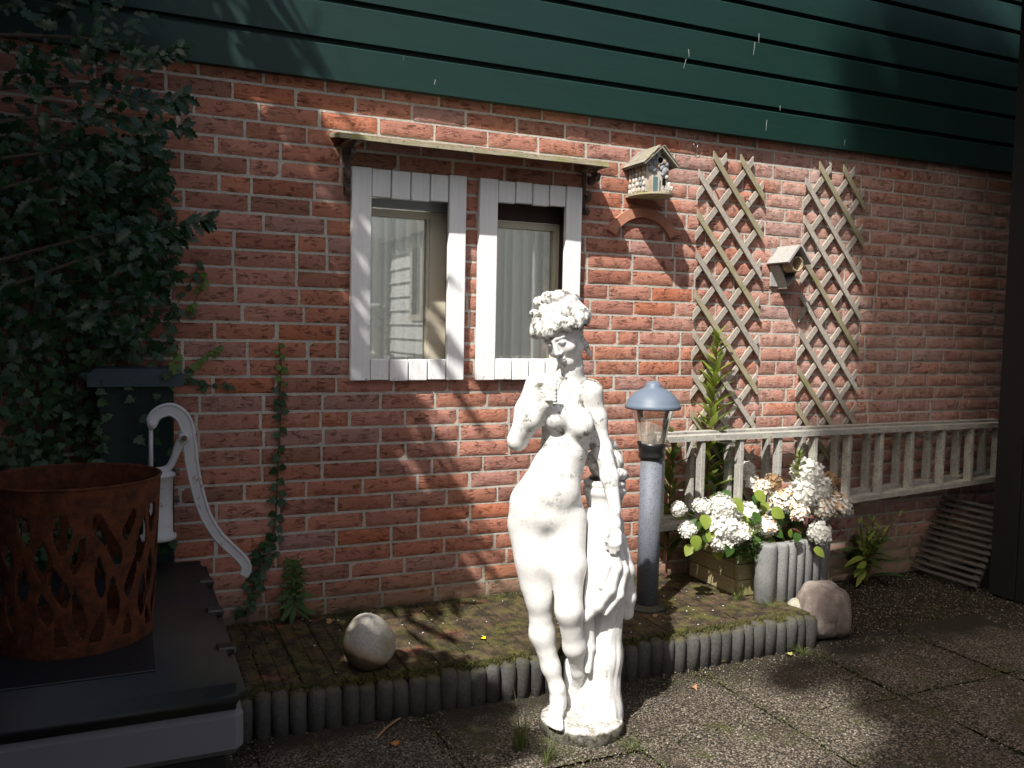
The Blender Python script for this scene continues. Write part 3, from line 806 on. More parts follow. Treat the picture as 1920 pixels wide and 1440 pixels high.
# trellises -------------------------------------------------------------
def clip_strip(p0, p1, w, xl, xr):
    """parallelogram strip along p0->p1 of width w, cut off upright at both ends"""
    d = (p1-p0); n = Vector((-d.y, d.x)).normalized()*(w/2)
    out = []
    for s, t in ((1, 0), (1, 1), (-1, 1), (-1, 0)):
        q = p0 + n*s
        xx = xl if t == 0 else xr
        k = (xx-q.x)/d.x; out.append((xx, q.y+d.y*k))
    return out
def trellis(name, label, xl, xr, zt, ztop, zbot, tilt=0.0):
    T = empty(name, ((xl+xr)/2, -.01, zbot), label, 'trellis', 'diamond trellises on the wall')
    s = .412/.346; P_ = .1705
    def strip(zl, sg, yb, mat):
        # zl = height at the left (sg -1, falling) or right (falling to the left) edge
        z_at = (lambda x: zl - s*(x-xl)) if sg < 0 else (lambda x: zl - s*(xr-x))
        a, b = xl, xr
        if sg < 0:
            if z_at(a) > ztop: a = xl + (zl-ztop)/s
            if z_at(b) < zbot: b = xl + (zl-zbot)/s
        else:
            if z_at(b) > ztop: b = xr - (zl-ztop)/s
            if z_at(a) < zbot: a = xr - (zl-zbot)/s
        if b-a < .05: return
        z1, z2 = z_at(a), z_at(b)
        poly = clip_strip(Vector((a, z1)), Vector((b, z2)), .0235, a, b)
        q = MB().prism(poly, (0, .0075, 0), (0, yb, 0), (1,0,0), (0,0,1))
        q.v = [(v[0]+tilt*(v[2]-zbot), v[1]+R.uniform(-.0006,.0006), v[2]) for v in q.v]
        q.build('slat', M[mat], T)
    k = 3; zl = zt + P_*k
    while zl > zbot:
        strip(zl, -1, -.0285, 'trellis_moss' if (R.random() < .45 or zl > zt+.1) else 'trellis'); zl -= P_
    zr = (zt-.412) + .412/2 + .0 + P_*3 + .02
    while zr > zbot:
        strip(zr, 1, -.0205, 'trellis'); zr -= P_
    pg = MB()
    for (hx, hz) in ((xl+.09, ztop-.12), (xr-.09, ztop-.16), (xl+.1, zbot+.2)):
        pg.tube([(hx, -.031, hz), (hx, .0, hz)], .0035, 6)
    pg.build('fixing_screw', M['steel'], T)
trellis('trellis', 'grey diamond trellis nearer the windows with leafy tall plant growing up it', 2.217, 2.568, 1.845, 1.928, .42)
trellis('trellis', 'grey diamond trellis right of the bird feeder, farther from the windows', 2.799, 3.162, 1.863, 1.940, .47)

# ================================================================== LAMP
lm = empty('bollard_lamp', (1.805, -.358, .115), 'blue-grey bollard garden lamp with domed cap and clear glass beside the statue', 'lamp')
c = (1.805, -.358, 0)
MB().lathe([(.070,.115),(.070,.126),(.050,.132),(.050,.133)], c, 28).build('base_plate', M['edging'], lm, True)
MB().lathe([(.0415,.130),(.0415,.690)], c, 28).build('post', M['lamp_post'], lm, True)
co = MB().lathe([(.0405,.690),(.049,.694),(.050,.705),(.046,.716),(.050,.724),(.052,.742),(.052,.752)], c, 28).build('collar', M['black_plastic'], lm, True)
MB().box((1.7455,-.366,.745), (1.7555,-.350,.760)).build('clip', M['black_plastic'], co)
gm = MB(); n = 40; prof = [(.052,.752),(.055,.775),(.060,.805),(.067,.835),(.076,.862),(.084,.882)]
for r_, z in prof:
    for k in range(n):
        a = 2*pi*k/n; rr = r_*(1+.022*cos(8*a)); gm.v.append((c[0]+rr*cos(a), c[1]+rr*sin(a), z))
for i in range(len(prof)-1):
    for k in range(n):
        k2 = (k+1) % n; gm.f.append((i*n+k, i*n+k2, (i+1)*n+k2, (i+1)*n+k))
gm.build('glass_shade', M['lamp_glass'], lm, True)
MB().lathe([(.103,.880),(.105,.886),(.105,.895),(.100,.899),(.098,.906),(.088,.922),(.070,.940),(.050,.953),(.034,.960),(.032,.964),(.030,.972),(.022,.981),(.008,.985)], c, 36).build('cap', M['lamp_cap'], lm, True)
sk = MB().lathe([(.018,.752),(.018,.785),(.012,.788)], c, 16).build('lamp_socket', M['bulb'], lm, True)
MB().lathe([(.006,.788),(.009,.800),(.009,.815),(.004,.824)], c, 12).build('bulb', M['lamp_glass'], sk, True)

# ================================================================== LADDER
la = empty('double_ladder', (2.6, -.15, .36), 'weathered pale wooden double ladder lying on its side along the wall', 'ladder')
def lrail(x, top):
    f = (x-1.955)/(4.05-1.955)
    return (.735+.010*f) if top else (.372+.108*f)
for sec, yb in enumerate((-.198, -.120)):
    xs0 = 1.955 + (0 if sec == 0 else .035)
    for top in (True, False):
        b = MB(); n = 10
        for i in range(n+1):
            xx = xs0 + (4.05-xs0)*i/n; zc = lrail(xx, top)
            if sec == 1: zc += .006 if top else .010
            wv = mnoise.noise(Vector((xx*3, sec, top*4)))*.0015
            for (yy, zz) in ((yb, -.0115), (yb+.052, -.0115), (yb+.052, .0115), (yb, .0115)): b.v.append((xx, yy+wv, zc+zz+wv))
        for i in range(n):
            for k in range(4):
                a = i*4+k; q = i*4+(k+1) % 4; b.f.append((a, q, q+4, a+4))
        b.f += [(0,3,2,1), (n*4, n*4+1, n*4+2, n*4+3)]
        b.build('stile', M['ladder'], la)
    for k, xr_ in enumerate((1.972, 2.168, 2.366, 2.571, 2.770, 2.970, 3.165, 3.358, 3.562, 3.760, 3.95)):
        z0_, z1_ = lrail(xr_, False)+.010, lrail(xr_, True)-.010
        if sec == 1: z0_ += .010; z1_ += .006; xr_ += .004
        MB().box((xr_-.010, yb+.006, z0_), (xr_+.010, yb+.044, z1_), .002).build('rung', M['ladder'], la)
hk = MB()
for xh in (2.3, 3.4):
    hk.tube([(xh,-.002,.70),(xh,-.06,.70),(xh,-.075,.705),(xh,-.21,.708),(xh,-.212,.722)], .004, 6)
hk.build('hanging_hook', M['steel'], la)

# ================================================================== PLANTER + PALISADE
pl = empty('wooden_planter', (2.42, -.25, .115), 'low square wooden planter box of stacked boards full of white hydrangeas', 'planter')
px0, px1, py0, py1 = 2.222, 2.70, -.372, -.045
for k in range(3):
    z0_, z1_ = .118+.066*k, .118+.066*k+.0625
    MB().box((px0, py0, z0_), (px1, py0+.024, z1_), .002).build('board', M['planter'], pl)
    MB().box((px0, py0+.026, z0_), (px0+.024, py1, z1_), .002).build('board', M['planter'], pl)
    MB().box((px1-.024, py0+.026, z0_), (px1, py1, z1_), .002).build('board', M['planter'], pl)
    MB().box((px0+.026, py1-.024, z0_), (px1-.026, py1, z1_), .002).build('board', M['planter'], pl)
    MB().tube([(px0+.012, py0-.0015, (z0_+z1_)/2), (px0+.012, py0+.002, (z0_+z1_)/2)], .003, 6).build('screw', M['iron'], pl)
sl = MB(); n = 14
for i in range(n+1):
    for j in range(n+1):
        xx = px0+.02+(px1-px0-.04)*i/n; yy = py0+.02+(py1-py0-.04)*j/n
        sl.v.append((xx, yy, .285+.02*mnoise.noise(Vector((xx*14, yy*14, 2)))))
for i in range(n):
    for j in range(n):
        a = i*(n+1)+j; sl.f.append((a, a+n+1, a+n+2, a+1))
sl.build('soil', M['soil'], pl, True)
pa = empty('concrete_palisade', (2.46, -.45, 0), 'row of tall grey half-round concrete posts in front of the planter', 'palisade')
def pal_post(cx, cy, r, top):
    b = MB().lathe([(r,-.02),(r*1.005,top-.012),(r*.95,top-.003),(r*.8,top),(.004,top+.001)], (cx,cy,0), 16)
    b.v = [(a[0]+mnoise.noise(Vector((a[0]*30,a[1]*30,a[2]*12)))*.0012, a[1]+mnoise.noise(Vector((a[0]*30,a[2]*12,5)))*.0012, a[2]) for a in b.v]
    b.build('post', M['palisade'], pa, True)
pal_post(2.300, -.440, .043, .345)
for k in range(6): pal_post(2.368+.0515*k, -.452+.010*k, .0265, .346-.003*k+R.uniform(-.004,.004))

# ================================================================== STONES
def stone(name, c, r, mat, seed, label, cat, rot=(0,0,0), sub=4, amp=.06, egg=0.0, dents=()):
    bm = bmesh.new(); bmesh.ops.create_icosphere(bm, subdivisions=sub, radius=1)
    mt = Matrix.Rotation(rot[2],3,'Z') @ Matrix.Rotation(rot[1],3,'Y') @ Matrix.Rotation(rot[0],3,'X')
    for v in bm.verts:
        p = v.co.copy(); q = 1 + amp*mnoise.noise(p*1.3+Vector((seed,0,0))) + amp*.35*mnoise.noise(p*3.4+Vector((0,seed,0)))
        for (dd, w_, dp) in dents:
            e = abs(p.x*dd[0]+p.y*dd[1]+p.z*dd[2]-dd[3]); q -= dp*math.exp(-(e/w_)**2)*(1 if p.z < .35 else .25)
        k = 1 - egg*p.z
        v.co = mt @ Vector((p.x*r[0]*q*k, p.y*r[1]*q*k, p.z*r[2]*q))
    me = bpy.data.meshes.new(name); bm.to_mesh(me); bm.free()
    me.polygons.foreach_set('use_smooth', [True]*len(me.polygons))
    o = link_mesh(name, me, M[mat], None, c); tag(o, label, cat); return o
stone('egg_stone', (.672, -.545, .115+.082), (.080,.074,.090), 'egg', 3, 'smooth grey egg-shaped stone resting on the deck edge', 'stone', (.0,-.30,.2), 4, .02, .14)
# squarish boulder: super-ellipsoid
bm = bmesh.new(); bmesh.ops.create_icosphere(bm, subdivisions=5, radius=1)
for v in bm.verts:
    p = v.co.copy(); e = 3.0
    k = (abs(p.x)**e+abs(p.y)**e+abs(p.z)**e)**(-1/e)
    q = p*k; q *= 1+.085*mnoise.noise(p*1.9+Vector((4,0,0)))+.03*mnoise.noise(p*4.5)+.012*mnoise.noise(p*11)
    cr = abs(p.x*.9-.22+.18*p.z+.06*mnoise.noise(p*4)); 
    if p.y < .2 and p.z < .35: q *= 1-.15*math.exp(-(cr/.06)**2)*min(1, (.35-p.z)*2)
    v.co = Vector((q.x*.098*(1-.05*q.z), q.y*.090, q.z*.106))
me = bpy.data.meshes.new('boulder'); bm.to_mesh(me); bm.free(); me.polygons.foreach_set('use_smooth', [True]*len(me.polygons))
o = link_mesh('boulder', me, M['boulder'], None, (2.478, -.572, .096), (.04,.05,-.40)); tag(o, 'squarish reddish boulder with a crack at the end of the edging', 'boulder')
stone('rock', (2.390, -.520, .100), (.040,.038,.036), 'stone', 8, 'small mossy pale rock wedged between palisade and reddish boulder', 'stone', (0,0,.4), 3, .16)

# ================================================================== LEFT CORNER: pump post, pump, box, fire basket
pp = empty('pump_post', (.02, -.11, 0), 'dark green wooden pump post with bluish cap, half hidden in ivy', 'post')
MB().box((-.085,-.190,0), (.130,-.02,.968), .004).build('post', M['dark_green'], pp)
cp = MB(); x0,x1,y0,y1 = -.115,.158,-.222,-.005
cp.v = [(x0,y0,.968),(x1,y0,.968),(x1,y1,.968),(x0,y1,.968),(x0,y0,1.005),(x1,y0,1.005),(x1,y1,1.005),(x0,y1,1.005),(x0+.02,y0+.02,1.022),(x1-.02,y0+.02,1.022),(x1-.02,y1-.01,1.022),(x0+.02,y1-.01,1.022)]
cp.f = [(0,3,2,1),(0,1,5,4),(1,2,6,5),(2,3,7,6),(3,0,4,7),(4,5,9,8),(5,6,10,9),(6,7,11,10),(7,4,8,11),(8,9,10,11)]
cp.build('cap', M['cap_blue'], pp)

pu = empty('hand_pump', (.10, -.26, .48), 'pale grey cast iron hand pump with long curved handle', 'pump')
hp = [(.064,.862),(.073,.883),(.094,.897),(.120,.900),(.147,.881),(.162,.848),(.170,.798),(.177,.731),(.193,.647),(.216,.569),(.248,.508),(.280,.468),(.312,.434),(.334,.405),(.339,.382),(.330,.364)]
# smooth the path, then give it an I-section: web and two raised edges
def catmull(pts, k=5):
    out = []
    for i in range(len(pts)-1):
        p0 = pts[max(i-1,0)]; p1 = pts[i]; p2 = pts[i+1]; p3 = pts[min(i+2,len(pts)-1)]
        for j in range(k):
            t = j/k
            out.append(tuple(.5*((2*p1[m])+(-p0[m]+p2[m])*t+(2*p0[m]-5*p1[m]+4*p2[m]-p3[m])*t*t+(-p0[m]+3*p1[m]-3*p2[m]+p3[m])*t**3) for m in range(len(p1))))
    out.append(tuple(pts[-1])); return out
hs = catmull(hp)
web = MB(); e1 = []; e2 = []; n = len(hs)
for i, (xx, zz) in enumerate(hs):
    t = Vector((hs[min(i+1,n-1)][0]-hs[max(i-1,0)][0], hs[min(i+1,n-1)][1]-hs[max(i-1,0)][1])).normalized(); nn = Vector((-t.y, t.x))
    f = i/(n-1); hw = .0125 + .004*sin(pi*min(1, f*1.6)) - .004*max(0, f-.7)
    a = (xx+nn.x*hw, zz+nn.y*hw); b = (xx-nn.x*hw, zz-nn.y*hw)
    e1.append((a[0], -.28, a[1])); e2.append((b[0], -.28, b[1]))
    web.v += [(a[0],-.283,a[1]), (b[0],-.283,b[1]), (b[0],-.277,b[1]), (a[0],-.277,a[1])]
for i in range(n-1):
    for k in range(4):
        a = i*4+k; b = i*4+(k+1) % 4; web.f.append((a, b, b+4, a+4))
web.f += [(0,1,2,3), ((n-1)*4+3,(n-1)*4+2,(n-1)*4+1,(n-1)*4)]
hd_ = web.build('handle', M['pump'], pu)
MB().tube(e1, .0058, 8).build('handle_rib', M['pump'], hd_, True); MB().tube(e2, .0045, 8).build('handle_rib', M['pump'], hd_, True)
MB().tube([(.064,-.294,.858),(.064,-.266,.858)], .014, 14).build('pivot_bolt', M['pump'], pu, True)
pv = MB().tube([(.154,-.300,.815),(.154,-.262,.815)], .016, 14).build('pivot_bolt', M['pump'], pu, True)
MB().tube([(.154,-.306,.815),(.154,-.298,.815)], .009, 6).build('nut', M['iron'], pv)
MB().tube([(.0605,-.28,.856),(.060,-.28,.706)], .0062, 8).build('piston_rod', M['pump'], pu, True)
arm = catmull([(.154,-.28,.815),(.138,-.276,.785),(.126,-.27,.750),(.112,-.265,.722),(.090,-.262,.710),(.060,-.26,.706)])
MB().tube(arm, [.017-.006*sin(pi*i/(len(arm)-1)) for i in range(len(arm))], 10).build('bearing_arm', M['pump'], pu, True)
MB().lathe([(.058,.694),(.060,.704),(.040,.712),(.012,.716)], (.072,-.262,0), 24).build('top_flange', M['pump'], pu, True)
MB().lathe([(.050,.498),(.053,.502),(.053,.512),(.043,.518),(.042,.600),(.044,.690),(.050,.694)], (.080,-.262,0), 24).build('barrel', M['pump'], pu, True)
for zb_ in (.705, .62): MB().tube([(.128,-.262,zb_),(.142,-.262,zb_)], .011, 10).build('bolt', M['iron'], pu, True)

sb = empty('storage_box', (-.2, -.78, 0), 'black lidded plastic storage box with grey sides under the pump', 'storage box')
bm = bmesh.new(); bmesh.ops.create_cube(bm, size=1)
for v in bm.verts: v.co = Vector((-.19+v.co.x*.82, -.775+v.co.y*1.05, .395+v.co.z*.056))
bmesh.ops.bevel(bm, geom=[e for e in bm.edges], offset=.020, segments=3, affect='EDGES'); me = bpy.data.meshes.new('lid')
for v in bm.verts: v.co -= Vector((-.2,-.78,0))
bm.to_mesh(me); bm.free(); me.polygons.foreach_set('use_smooth', [True]*len(me.polygons)); ld = link_mesh('lid', me, M['lid'], sb)
MB().box((-.55,-1.16,.4225), (.05,-.40,.4275), .002).build('raised_panel', M['lid'], ld)
for yy in (-.50, -.78, -1.06): MB().box((.180,yy-.02,.408), (.222,yy+.02,.4265), .004).build('hinge', M['black_plastic'], ld)
bb = MB().box((-.585,-1.288,.268), (.215,-.262,.372), .018).build('body', M['box_body'], sb)
MB().box((-.56,-1.262,.0), (.19,-.29,.27), .01).build('plinth', M['black_plastic'], sb)

fbk = empty('fire_basket', (-.12, -.86, .425), 'round rusty steel fire basket with flame-shaped cutouts on the box lid', 'fire basket')
# wall of the basket: a grid with flame-shaped openings left out
n = 300; mrows = 150; rad = .19; zlo, zhi = .426, .803
rf = random.Random(4); flames = []
for row in range(5):
    for k in range(15):
        flames.append((2*pi*k/15 + row*.21 + rf.uniform(-.03,.03), .47+row*.062+rf.uniform(-.012,.012), rf.uniform(.060,.095), rf.uniform(.075,.12), rf.uniform(-.5,.5)))
def hole(a, z):
    if z > .745 or z < .455: return False
    for (fa, fz, fw, fh, sl_) in flames:
        t = (z-fz)/fh
        if -.5 < t < .5:
            d = (a-fa-sl_*.12*sin(t*3)+pi) % (2*pi) - pi
            if abs(d)*rad < fw*.20*(1-(2*t)**2)*(1-.55*t): return True
    return False
fk = MB(); keep = []
for j in range(mrows+1):
    z = zlo+(zhi-zlo)*j/mrows; rr = rad*(.90+.10*j/mrows)
    for i in range(n):
        a = 2*pi*i/n; fk.v.append((-.12+rr*cos(a), -.86+rr*sin(a), z))
for j in range(mrows):
    for i in range(n):
        a = 2*pi*(i+.5)/n; z = zlo+(zhi-zlo)*(j+.5)/mrows
        if not hole(a, z): i2 = (i+1) % n; fk.f.append((j*n+i, j*n+i2, (j+1)*n+i2, (j+1)*n+i))
ob = fk.build('shell', M['rust'], fbk, True)
sm_ = ob.modifiers.new('thick', 'SOLIDIFY'); sm_.thickness = .003; sm_.offset = -1
rim = MB(); pth = [(-.12+rad*cos(a), -.86+rad*sin(a), .803) for a in np.linspace(0, 2*pi, 61)]
rim.tube(pth, .0032, 6, False).build('rim', M['rust'], fbk, True)
MB().lathe([(.165,.428),(.165,.434)], (-.12,-.86,0), 32).build('floor_plate', M['rust'], fbk)

# ================================================================== RIGHT EDGE: shed and slatted panel
sd = empty('shade_black_shed', (4.6, -1.4, 0), 'white clapboard shed wall coloured black for edge darkness at the right edge beside the slatted panel', 'shed')  # boards coloured black to darken the edge; the wall itself is white clapboard
xs_ = 3.62
for k in range(14):
    MB().box((xs_, -.42-.13*(k+1)+.003, .0), (xs_+.022, -.42-.13*k-.003, 2.75), .002).build('board', M['shed'], sd)
for k in range(8):
    MB().box((xs_+.024+.17*k, -.445, .0), (xs_+.024+.17*k+.165, -.420, 2.75), .002).build('board', M['shed'], sd)
MB().box((xs_+.024, -2.24, .02), (xs_+1.4, -.447, 2.74)).build('core', M['shed'], sd)
MB().box((2.92, -2.4, 2.76), (xs_+1.6, -.30, 2.84)).build('roof', M['shed'], sd)  # roof stretched out of view to block sky and sun at the right
spn = empty('slatted_panel', (3.68, -.22, 0), 'dull wooden slatted panel leaning low in the dark corner under the ladder end', 'slatted panel')
for k in range(13):
    f = k/12; xx = 3.565+.195*f; zz = .030+.335*f
    MB().xbox((xx, -.222, zz), (.012, .37, .0155), Matrix.Rotation(.53,3,'Y'), .001).build('slat', M['dull_slat'], spn)
for yy in (-.08, -.37): MB().xbox((3.690, yy, .195), (.02, .03, .43), Matrix.Rotation(.527,3,'Y')).build('rail', M['dull_slat'], spn)

# ================================================================== STATUE
# local axes: x to the right of the figure as seen from the lawn, y away from the viewer, z up
st = empty('statue', (1.2, -.93, 0), 'life-like weathered white statue of a standing nude woman leaning on a draped stump', 'statue', None, -.5029)
SP = [
('f','e',(-0.1091,0,0.6625),(0.104,0.078,0.088),0.03),
('f','c',(-0.0885,-0.008,0.7273),(-0.0599,-0.004,0.8131),0.08,0.068,0.03),
('f','e',(-0.0714,-0.046,0.7085),(0.055,0.036,0.058),0.03),
('f','e',(-0.05,0.008,0.9019),(0.076,0.06,0.1),0.03),
('f','c',(-0.1298,0.014,1.0016),(0.0121,0.014,0.996),0.033,0.031,0.03),
('f','c',(-0.0476,0.008,1.0565),(-0.0535,0.012,0.9789),0.033,0.054,0.03),
('f','e',(-0.0066,-0.05,0.9017),(0.034,0.036,0.039),0.026),
('f','e',(-0.0823,-0.05,0.9207),(0.035,0.036,0.039),0.026),
('f','e',(-0.1447,0.05,0.587),(0.062,0.055,0.06),0.03),
('f','e',(-0.0529,0.05,0.5906),(0.056,0.055,0.06),0.03),
('f','e',(-0.0877,-0.05,0.6319),(0.032,0.025,0.03),0.03),
('f','c',(-0.1423,-0.0,0.6188),(-0.1281,-0.012,0.4996),0.062,0.051,0.025),
('f','c',(-0.1281,-0.012,0.4996),(-0.1192,-0.014,0.3869),0.051,0.037,0.025),
('f','c',(-0.1671,0.005,0.5962),(-0.1344,-0.01,0.4277),0.049,0.04,0.025),
('f','e',(-0.1202,-0.026,0.3906),(0.02,0.016,0.03),0.03),
('f','c',(-0.1177,-0.014,0.3902),(-0.108,-0.004,0.2793),0.036,0.036,0.02),
('f','c',(-0.108,-0.004,0.2793),(-0.0807,-0.005,0.182),0.036,0.0255,0.02),
('f','c',(-0.0807,-0.005,0.182),(-0.0603,-0.006,0.1162),0.0255,0.0205,0.02),
('f','c',(-0.0604,-0.006,0.1194),(-0.0564,0.008,0.0621),0.021,0.023,0.015),
('f','c',(-0.0459,-0.01,0.6201),(-0.039,-0.042,0.4959),0.058,0.049,0.025),
('f','c',(-0.039,-0.042,0.4959),(-0.0325,-0.07,0.3762),0.049,0.037,0.025),
('f','e',(-0.0308,-0.08,0.3795),(0.02,0.016,0.03),0.03),
('f','c',(-0.0309,-0.07,0.3731),(-0.0134,-0.04,0.2592),0.036,0.031,0.018),
('f','c',(-0.0134,-0.04,0.2592),(-0.0009,-0.0,0.1716),0.031,0.0185,0.018),
('f','c',(-0.0009,-0.0,0.1716),(-0.0027,0.04,0.1001),0.0185,0.018,0.018),
('f','c',(-0.0027,0.04,0.1001),(-0.0057,0.04,0.0296),0.018,0.013,0.018),
('f','c',(-0.1396,0.02,1.0072),(-0.1685,0.012,0.9323),0.036,0.032,0.022),
('f','c',(-0.1685,0.012,0.9323),(-0.1915,-0.01,0.8485),0.032,0.027,0.022),
('f','e',(-0.1958,-0.012,0.8424),(0.022,0.026,0.024),0.015),
('f','c',(-0.1879,-0.018,0.8542),(-0.1452,-0.058,0.9151),0.027,0.026,0.018),
('f','c',(-0.1452,-0.058,0.9151),(-0.1072,-0.088,0.9626),0.026,0.017,0.018),
('f','e',(-0.1016,-0.09,0.9823),(0.014,0.012,0.021),0.008),
('f','c',(-0.1121,-0.098,1.0048),(-0.0998,-0.11,1.0074),0.0066,0.0064,0.003),
('f','c',(-0.0998,-0.11,1.0074),(-0.0852,-0.106,1.0046),0.0064,0.0056,0.003),
('f','c',(-0.0852,-0.106,1.0046),(-0.081,-0.098,1.0027),0.0056,0.005,0.003),
('f','c',(-0.1119,-0.098,0.9944),(-0.0996,-0.11,0.9971),0.0066,0.0064,0.003),
('f','c',(-0.0996,-0.11,0.9971),(-0.085,-0.106,0.9942),0.0064,0.0056,0.003),
('f','c',(-0.085,-0.106,0.9942),(-0.0808,-0.098,0.9923),0.0056,0.005,0.003),
('f','c',(-0.1116,-0.098,0.9841),(-0.0994,-0.11,0.9868),0.0066,0.0064,0.003),
('f','c',(-0.0994,-0.11,0.9868),(-0.0847,-0.106,0.9839),0.0064,0.0056,0.003),
('f','c',(-0.0847,-0.106,0.9839),(-0.0806,-0.098,0.9819),0.0056,0.005,0.003),
('f','c',(-0.1114,-0.098,0.9737),(-0.0991,-0.11,0.9765),0.0066,0.0064,0.003),
('f','c',(-0.0991,-0.11,0.9765),(-0.0845,-0.106,0.9736),0.0064,0.0056,0.003),
('f','c',(-0.0845,-0.106,0.9736),(-0.0803,-0.098,0.9716),0.0056,0.005,0.003),
('f','c',(-0.1063,-0.095,1.0018),(-0.0943,-0.104,1.0131),0.0075,0.0068,0.005),
('f','c',(-0.0943,-0.104,1.0131),(-0.0841,-0.104,1.0163),0.0068,0.0055,0.005),
('f','c',(0.0169,0.016,0.9898),(0.0343,0.022,0.9138),0.031,0.0265,0.022),
('f','c',(0.0343,0.022,0.9138),(0.052,0.012,0.8223),0.0265,0.025,0.022),
('f','c',(0.055,0.012,0.8255),(0.0746,-0.02,0.7506),0.0255,0.0235,0.018),
('f','c',(0.0746,-0.02,0.7506),(0.093,-0.045,0.6593),0.0235,0.0165,0.018),
('f','e',(0.0924,-0.05,0.6206),(0.018,0.013,0.03),0.012),
('f','c',(0.0779,-0.056,0.5969),(0.0753,-0.064,0.5727),0.0078,0.0072,0.006),
('f','c',(0.0753,-0.064,0.5727),(0.0729,-0.06,0.5548),0.0072,0.006,0.006),
('f','c',(0.0869,-0.056,0.5973),(0.0852,-0.064,0.567),0.0078,0.0072,0.006),
('f','c',(0.0852,-0.064,0.567),(0.0837,-0.06,0.543),0.0072,0.006,0.006),
('f','c',(0.0958,-0.056,0.5976),(0.0949,-0.064,0.5667),0.0078,0.0072,0.006),
('f','c',(0.0949,-0.064,0.5667),(0.0943,-0.06,0.542),0.0072,0.006,0.006),
('f','c',(0.1048,-0.056,0.598),(0.1045,-0.064,0.5724),0.0078,0.0072,0.006),
('f','c',(0.1045,-0.064,0.5724),(0.1044,-0.06,0.5531),0.0072,0.006,0.006),
('f','c',(0.0742,-0.056,0.6197),(0.0672,-0.066,0.5958),0.009,0.008,0.008),
('f','c',(0.0672,-0.066,0.5958),(0.0661,-0.07,0.5784),0.008,0.0065,0.008),
('f','c',(-0.0483,0.004,1.0228),(-0.043,-0.004,1.0633),0.036,0.029,0.02),
('f','c',(-0.043,-0.004,1.0633),(-0.0487,-0.01,1.1137),0.029,0.031,0.02),
('d','c',(0.0187,0.03,0.6249),(0.0161,0.015,0.4828),0.026,0.026,0.014),
('d','c',(0.0161,0.015,0.4828),(0.015,0.01,0.3412),0.026,0.02,0.014),
('d','c',(0.0403,-0.0,0.6213),(0.0342,-0.02,0.4931),0.022,0.02,0.012),
('d','c',(0.0342,-0.02,0.4931),(0.0247,-0.035,0.3878),0.02,0.016,0.012),
('d','c',(0.0632,-0.02,0.6111),(0.0614,-0.035,0.4984),0.02,0.018,0.012),
('d','c',(0.0614,-0.035,0.4984),(0.0453,-0.048,0.4085),0.018,0.016,0.012),
('d','c',(0.0869,-0.035,0.5614),(0.099,-0.045,0.4951),0.017,0.017,0.01),
('d','c',(0.099,-0.045,0.4951),(0.0823,-0.055,0.4355),0.017,0.018,0.01),
('d','c',(0.0823,-0.055,0.4355),(0.0488,-0.058,0.3886),0.018,0.018,0.01),
('d','c',(0.0488,-0.058,0.3886),(0.0165,-0.05,0.3487),0.018,0.015,0.01),
('d','c',(0.1012,-0.015,0.5649),(0.1198,-0.025,0.4827),0.016,0.016,0.01),
('d','c',(0.1198,-0.025,0.4827),(0.109,-0.04,0.4167),0.016,0.014,0.01),
('d','c',(0.109,-0.04,0.4167),(0.0723,-0.045,0.3653),0.014,0.012,0.01),
('d','c',(0.1143,0.01,0.5671),(0.134,0.012,0.473),0.016,0.018,0.02),
('d','c',(0.134,0.012,0.473),(0.1434,0.03,0.3888),0.018,0.016,0.02),
('d','c',(0.1434,0.03,0.3888),(0.1406,0.04,0.3407),0.016,0.014,0.02),
('d','c',(0.1181,0.03,0.5149),(0.134,0.045,0.4158),0.02,0.02,0.02),
('d','c',(0.134,0.045,0.4158),(0.1365,0.05,0.334),0.02,0.018,0.02),
('d','c',(0.0289,-0.005,0.5829),(0.0257,-0.03,0.4644),0.012,0.01,0.006),
('d','c',(0.0529,-0.03,0.5897),(0.0502,-0.045,0.4543),0.01,0.01,0.006),
('d','c',(0.0738,-0.035,0.5995),(0.0774,-0.055,0.5046),0.011,0.01,0.006),
('d','c',(0.0774,-0.055,0.5046),(0.0593,-0.062,0.4443),0.01,0.01,0.006),
('d','c',(0.0163,-0.03,0.3545),(0.0173,-0.015,0.2548),0.018,0.014,0.012),
('d','c',(0.0173,-0.015,0.2548),(0.0281,-0.02,0.1938),0.014,0.01,0.012),
('d','c',(0.0256,-0.02,0.3517),(0.0344,-0.02,0.2496),0.016,0.012,0.01),
('d','c',(0.0344,-0.02,0.2496),(0.027,-0.03,0.1788),0.012,0.008,0.01),
('t','c',(0.0677,0.03,-0.0479),(0.0683,0.03,0.0467),0.07,0.06,0.03),
('t','c',(0.0683,0.03,0.0467),(0.0719,0.032,0.208),0.06,0.052,0.03),
('t','c',(0.0719,0.032,0.208),(0.0782,0.034,0.3845),0.052,0.05,0.03),
('t','c',(0.0782,0.034,0.3845),(0.0755,0.036,0.5989),0.05,0.046,0.03),
('t','c',(0.0166,0.04,-0.0346),(0.0076,0.045,0.0691),0.03,0.024,0.025),
('t','c',(0.0076,0.045,0.0691),(0.0071,0.04,0.2177),0.024,0.022,0.025),
('t','c',(0.0071,0.04,0.2177),(0.0155,0.03,0.3828),0.022,0.02,0.025),
('t','e',(0.1029,-0.02,0.3868),(0.016,0.014,0.017),0.008),
('t','c',(0.0962,-0.012,0.3604),(0.0925,-0.01,0.328),0.008,0.006,0.008),
('t','c',(-0.0134,0.05,-0.0494),(-0.028,0.06,0.077),0.024,0.016,0.02),
('t','c',(-0.028,0.06,0.077),(-0.0335,0.06,0.1753),0.016,0.01,0.02),
]

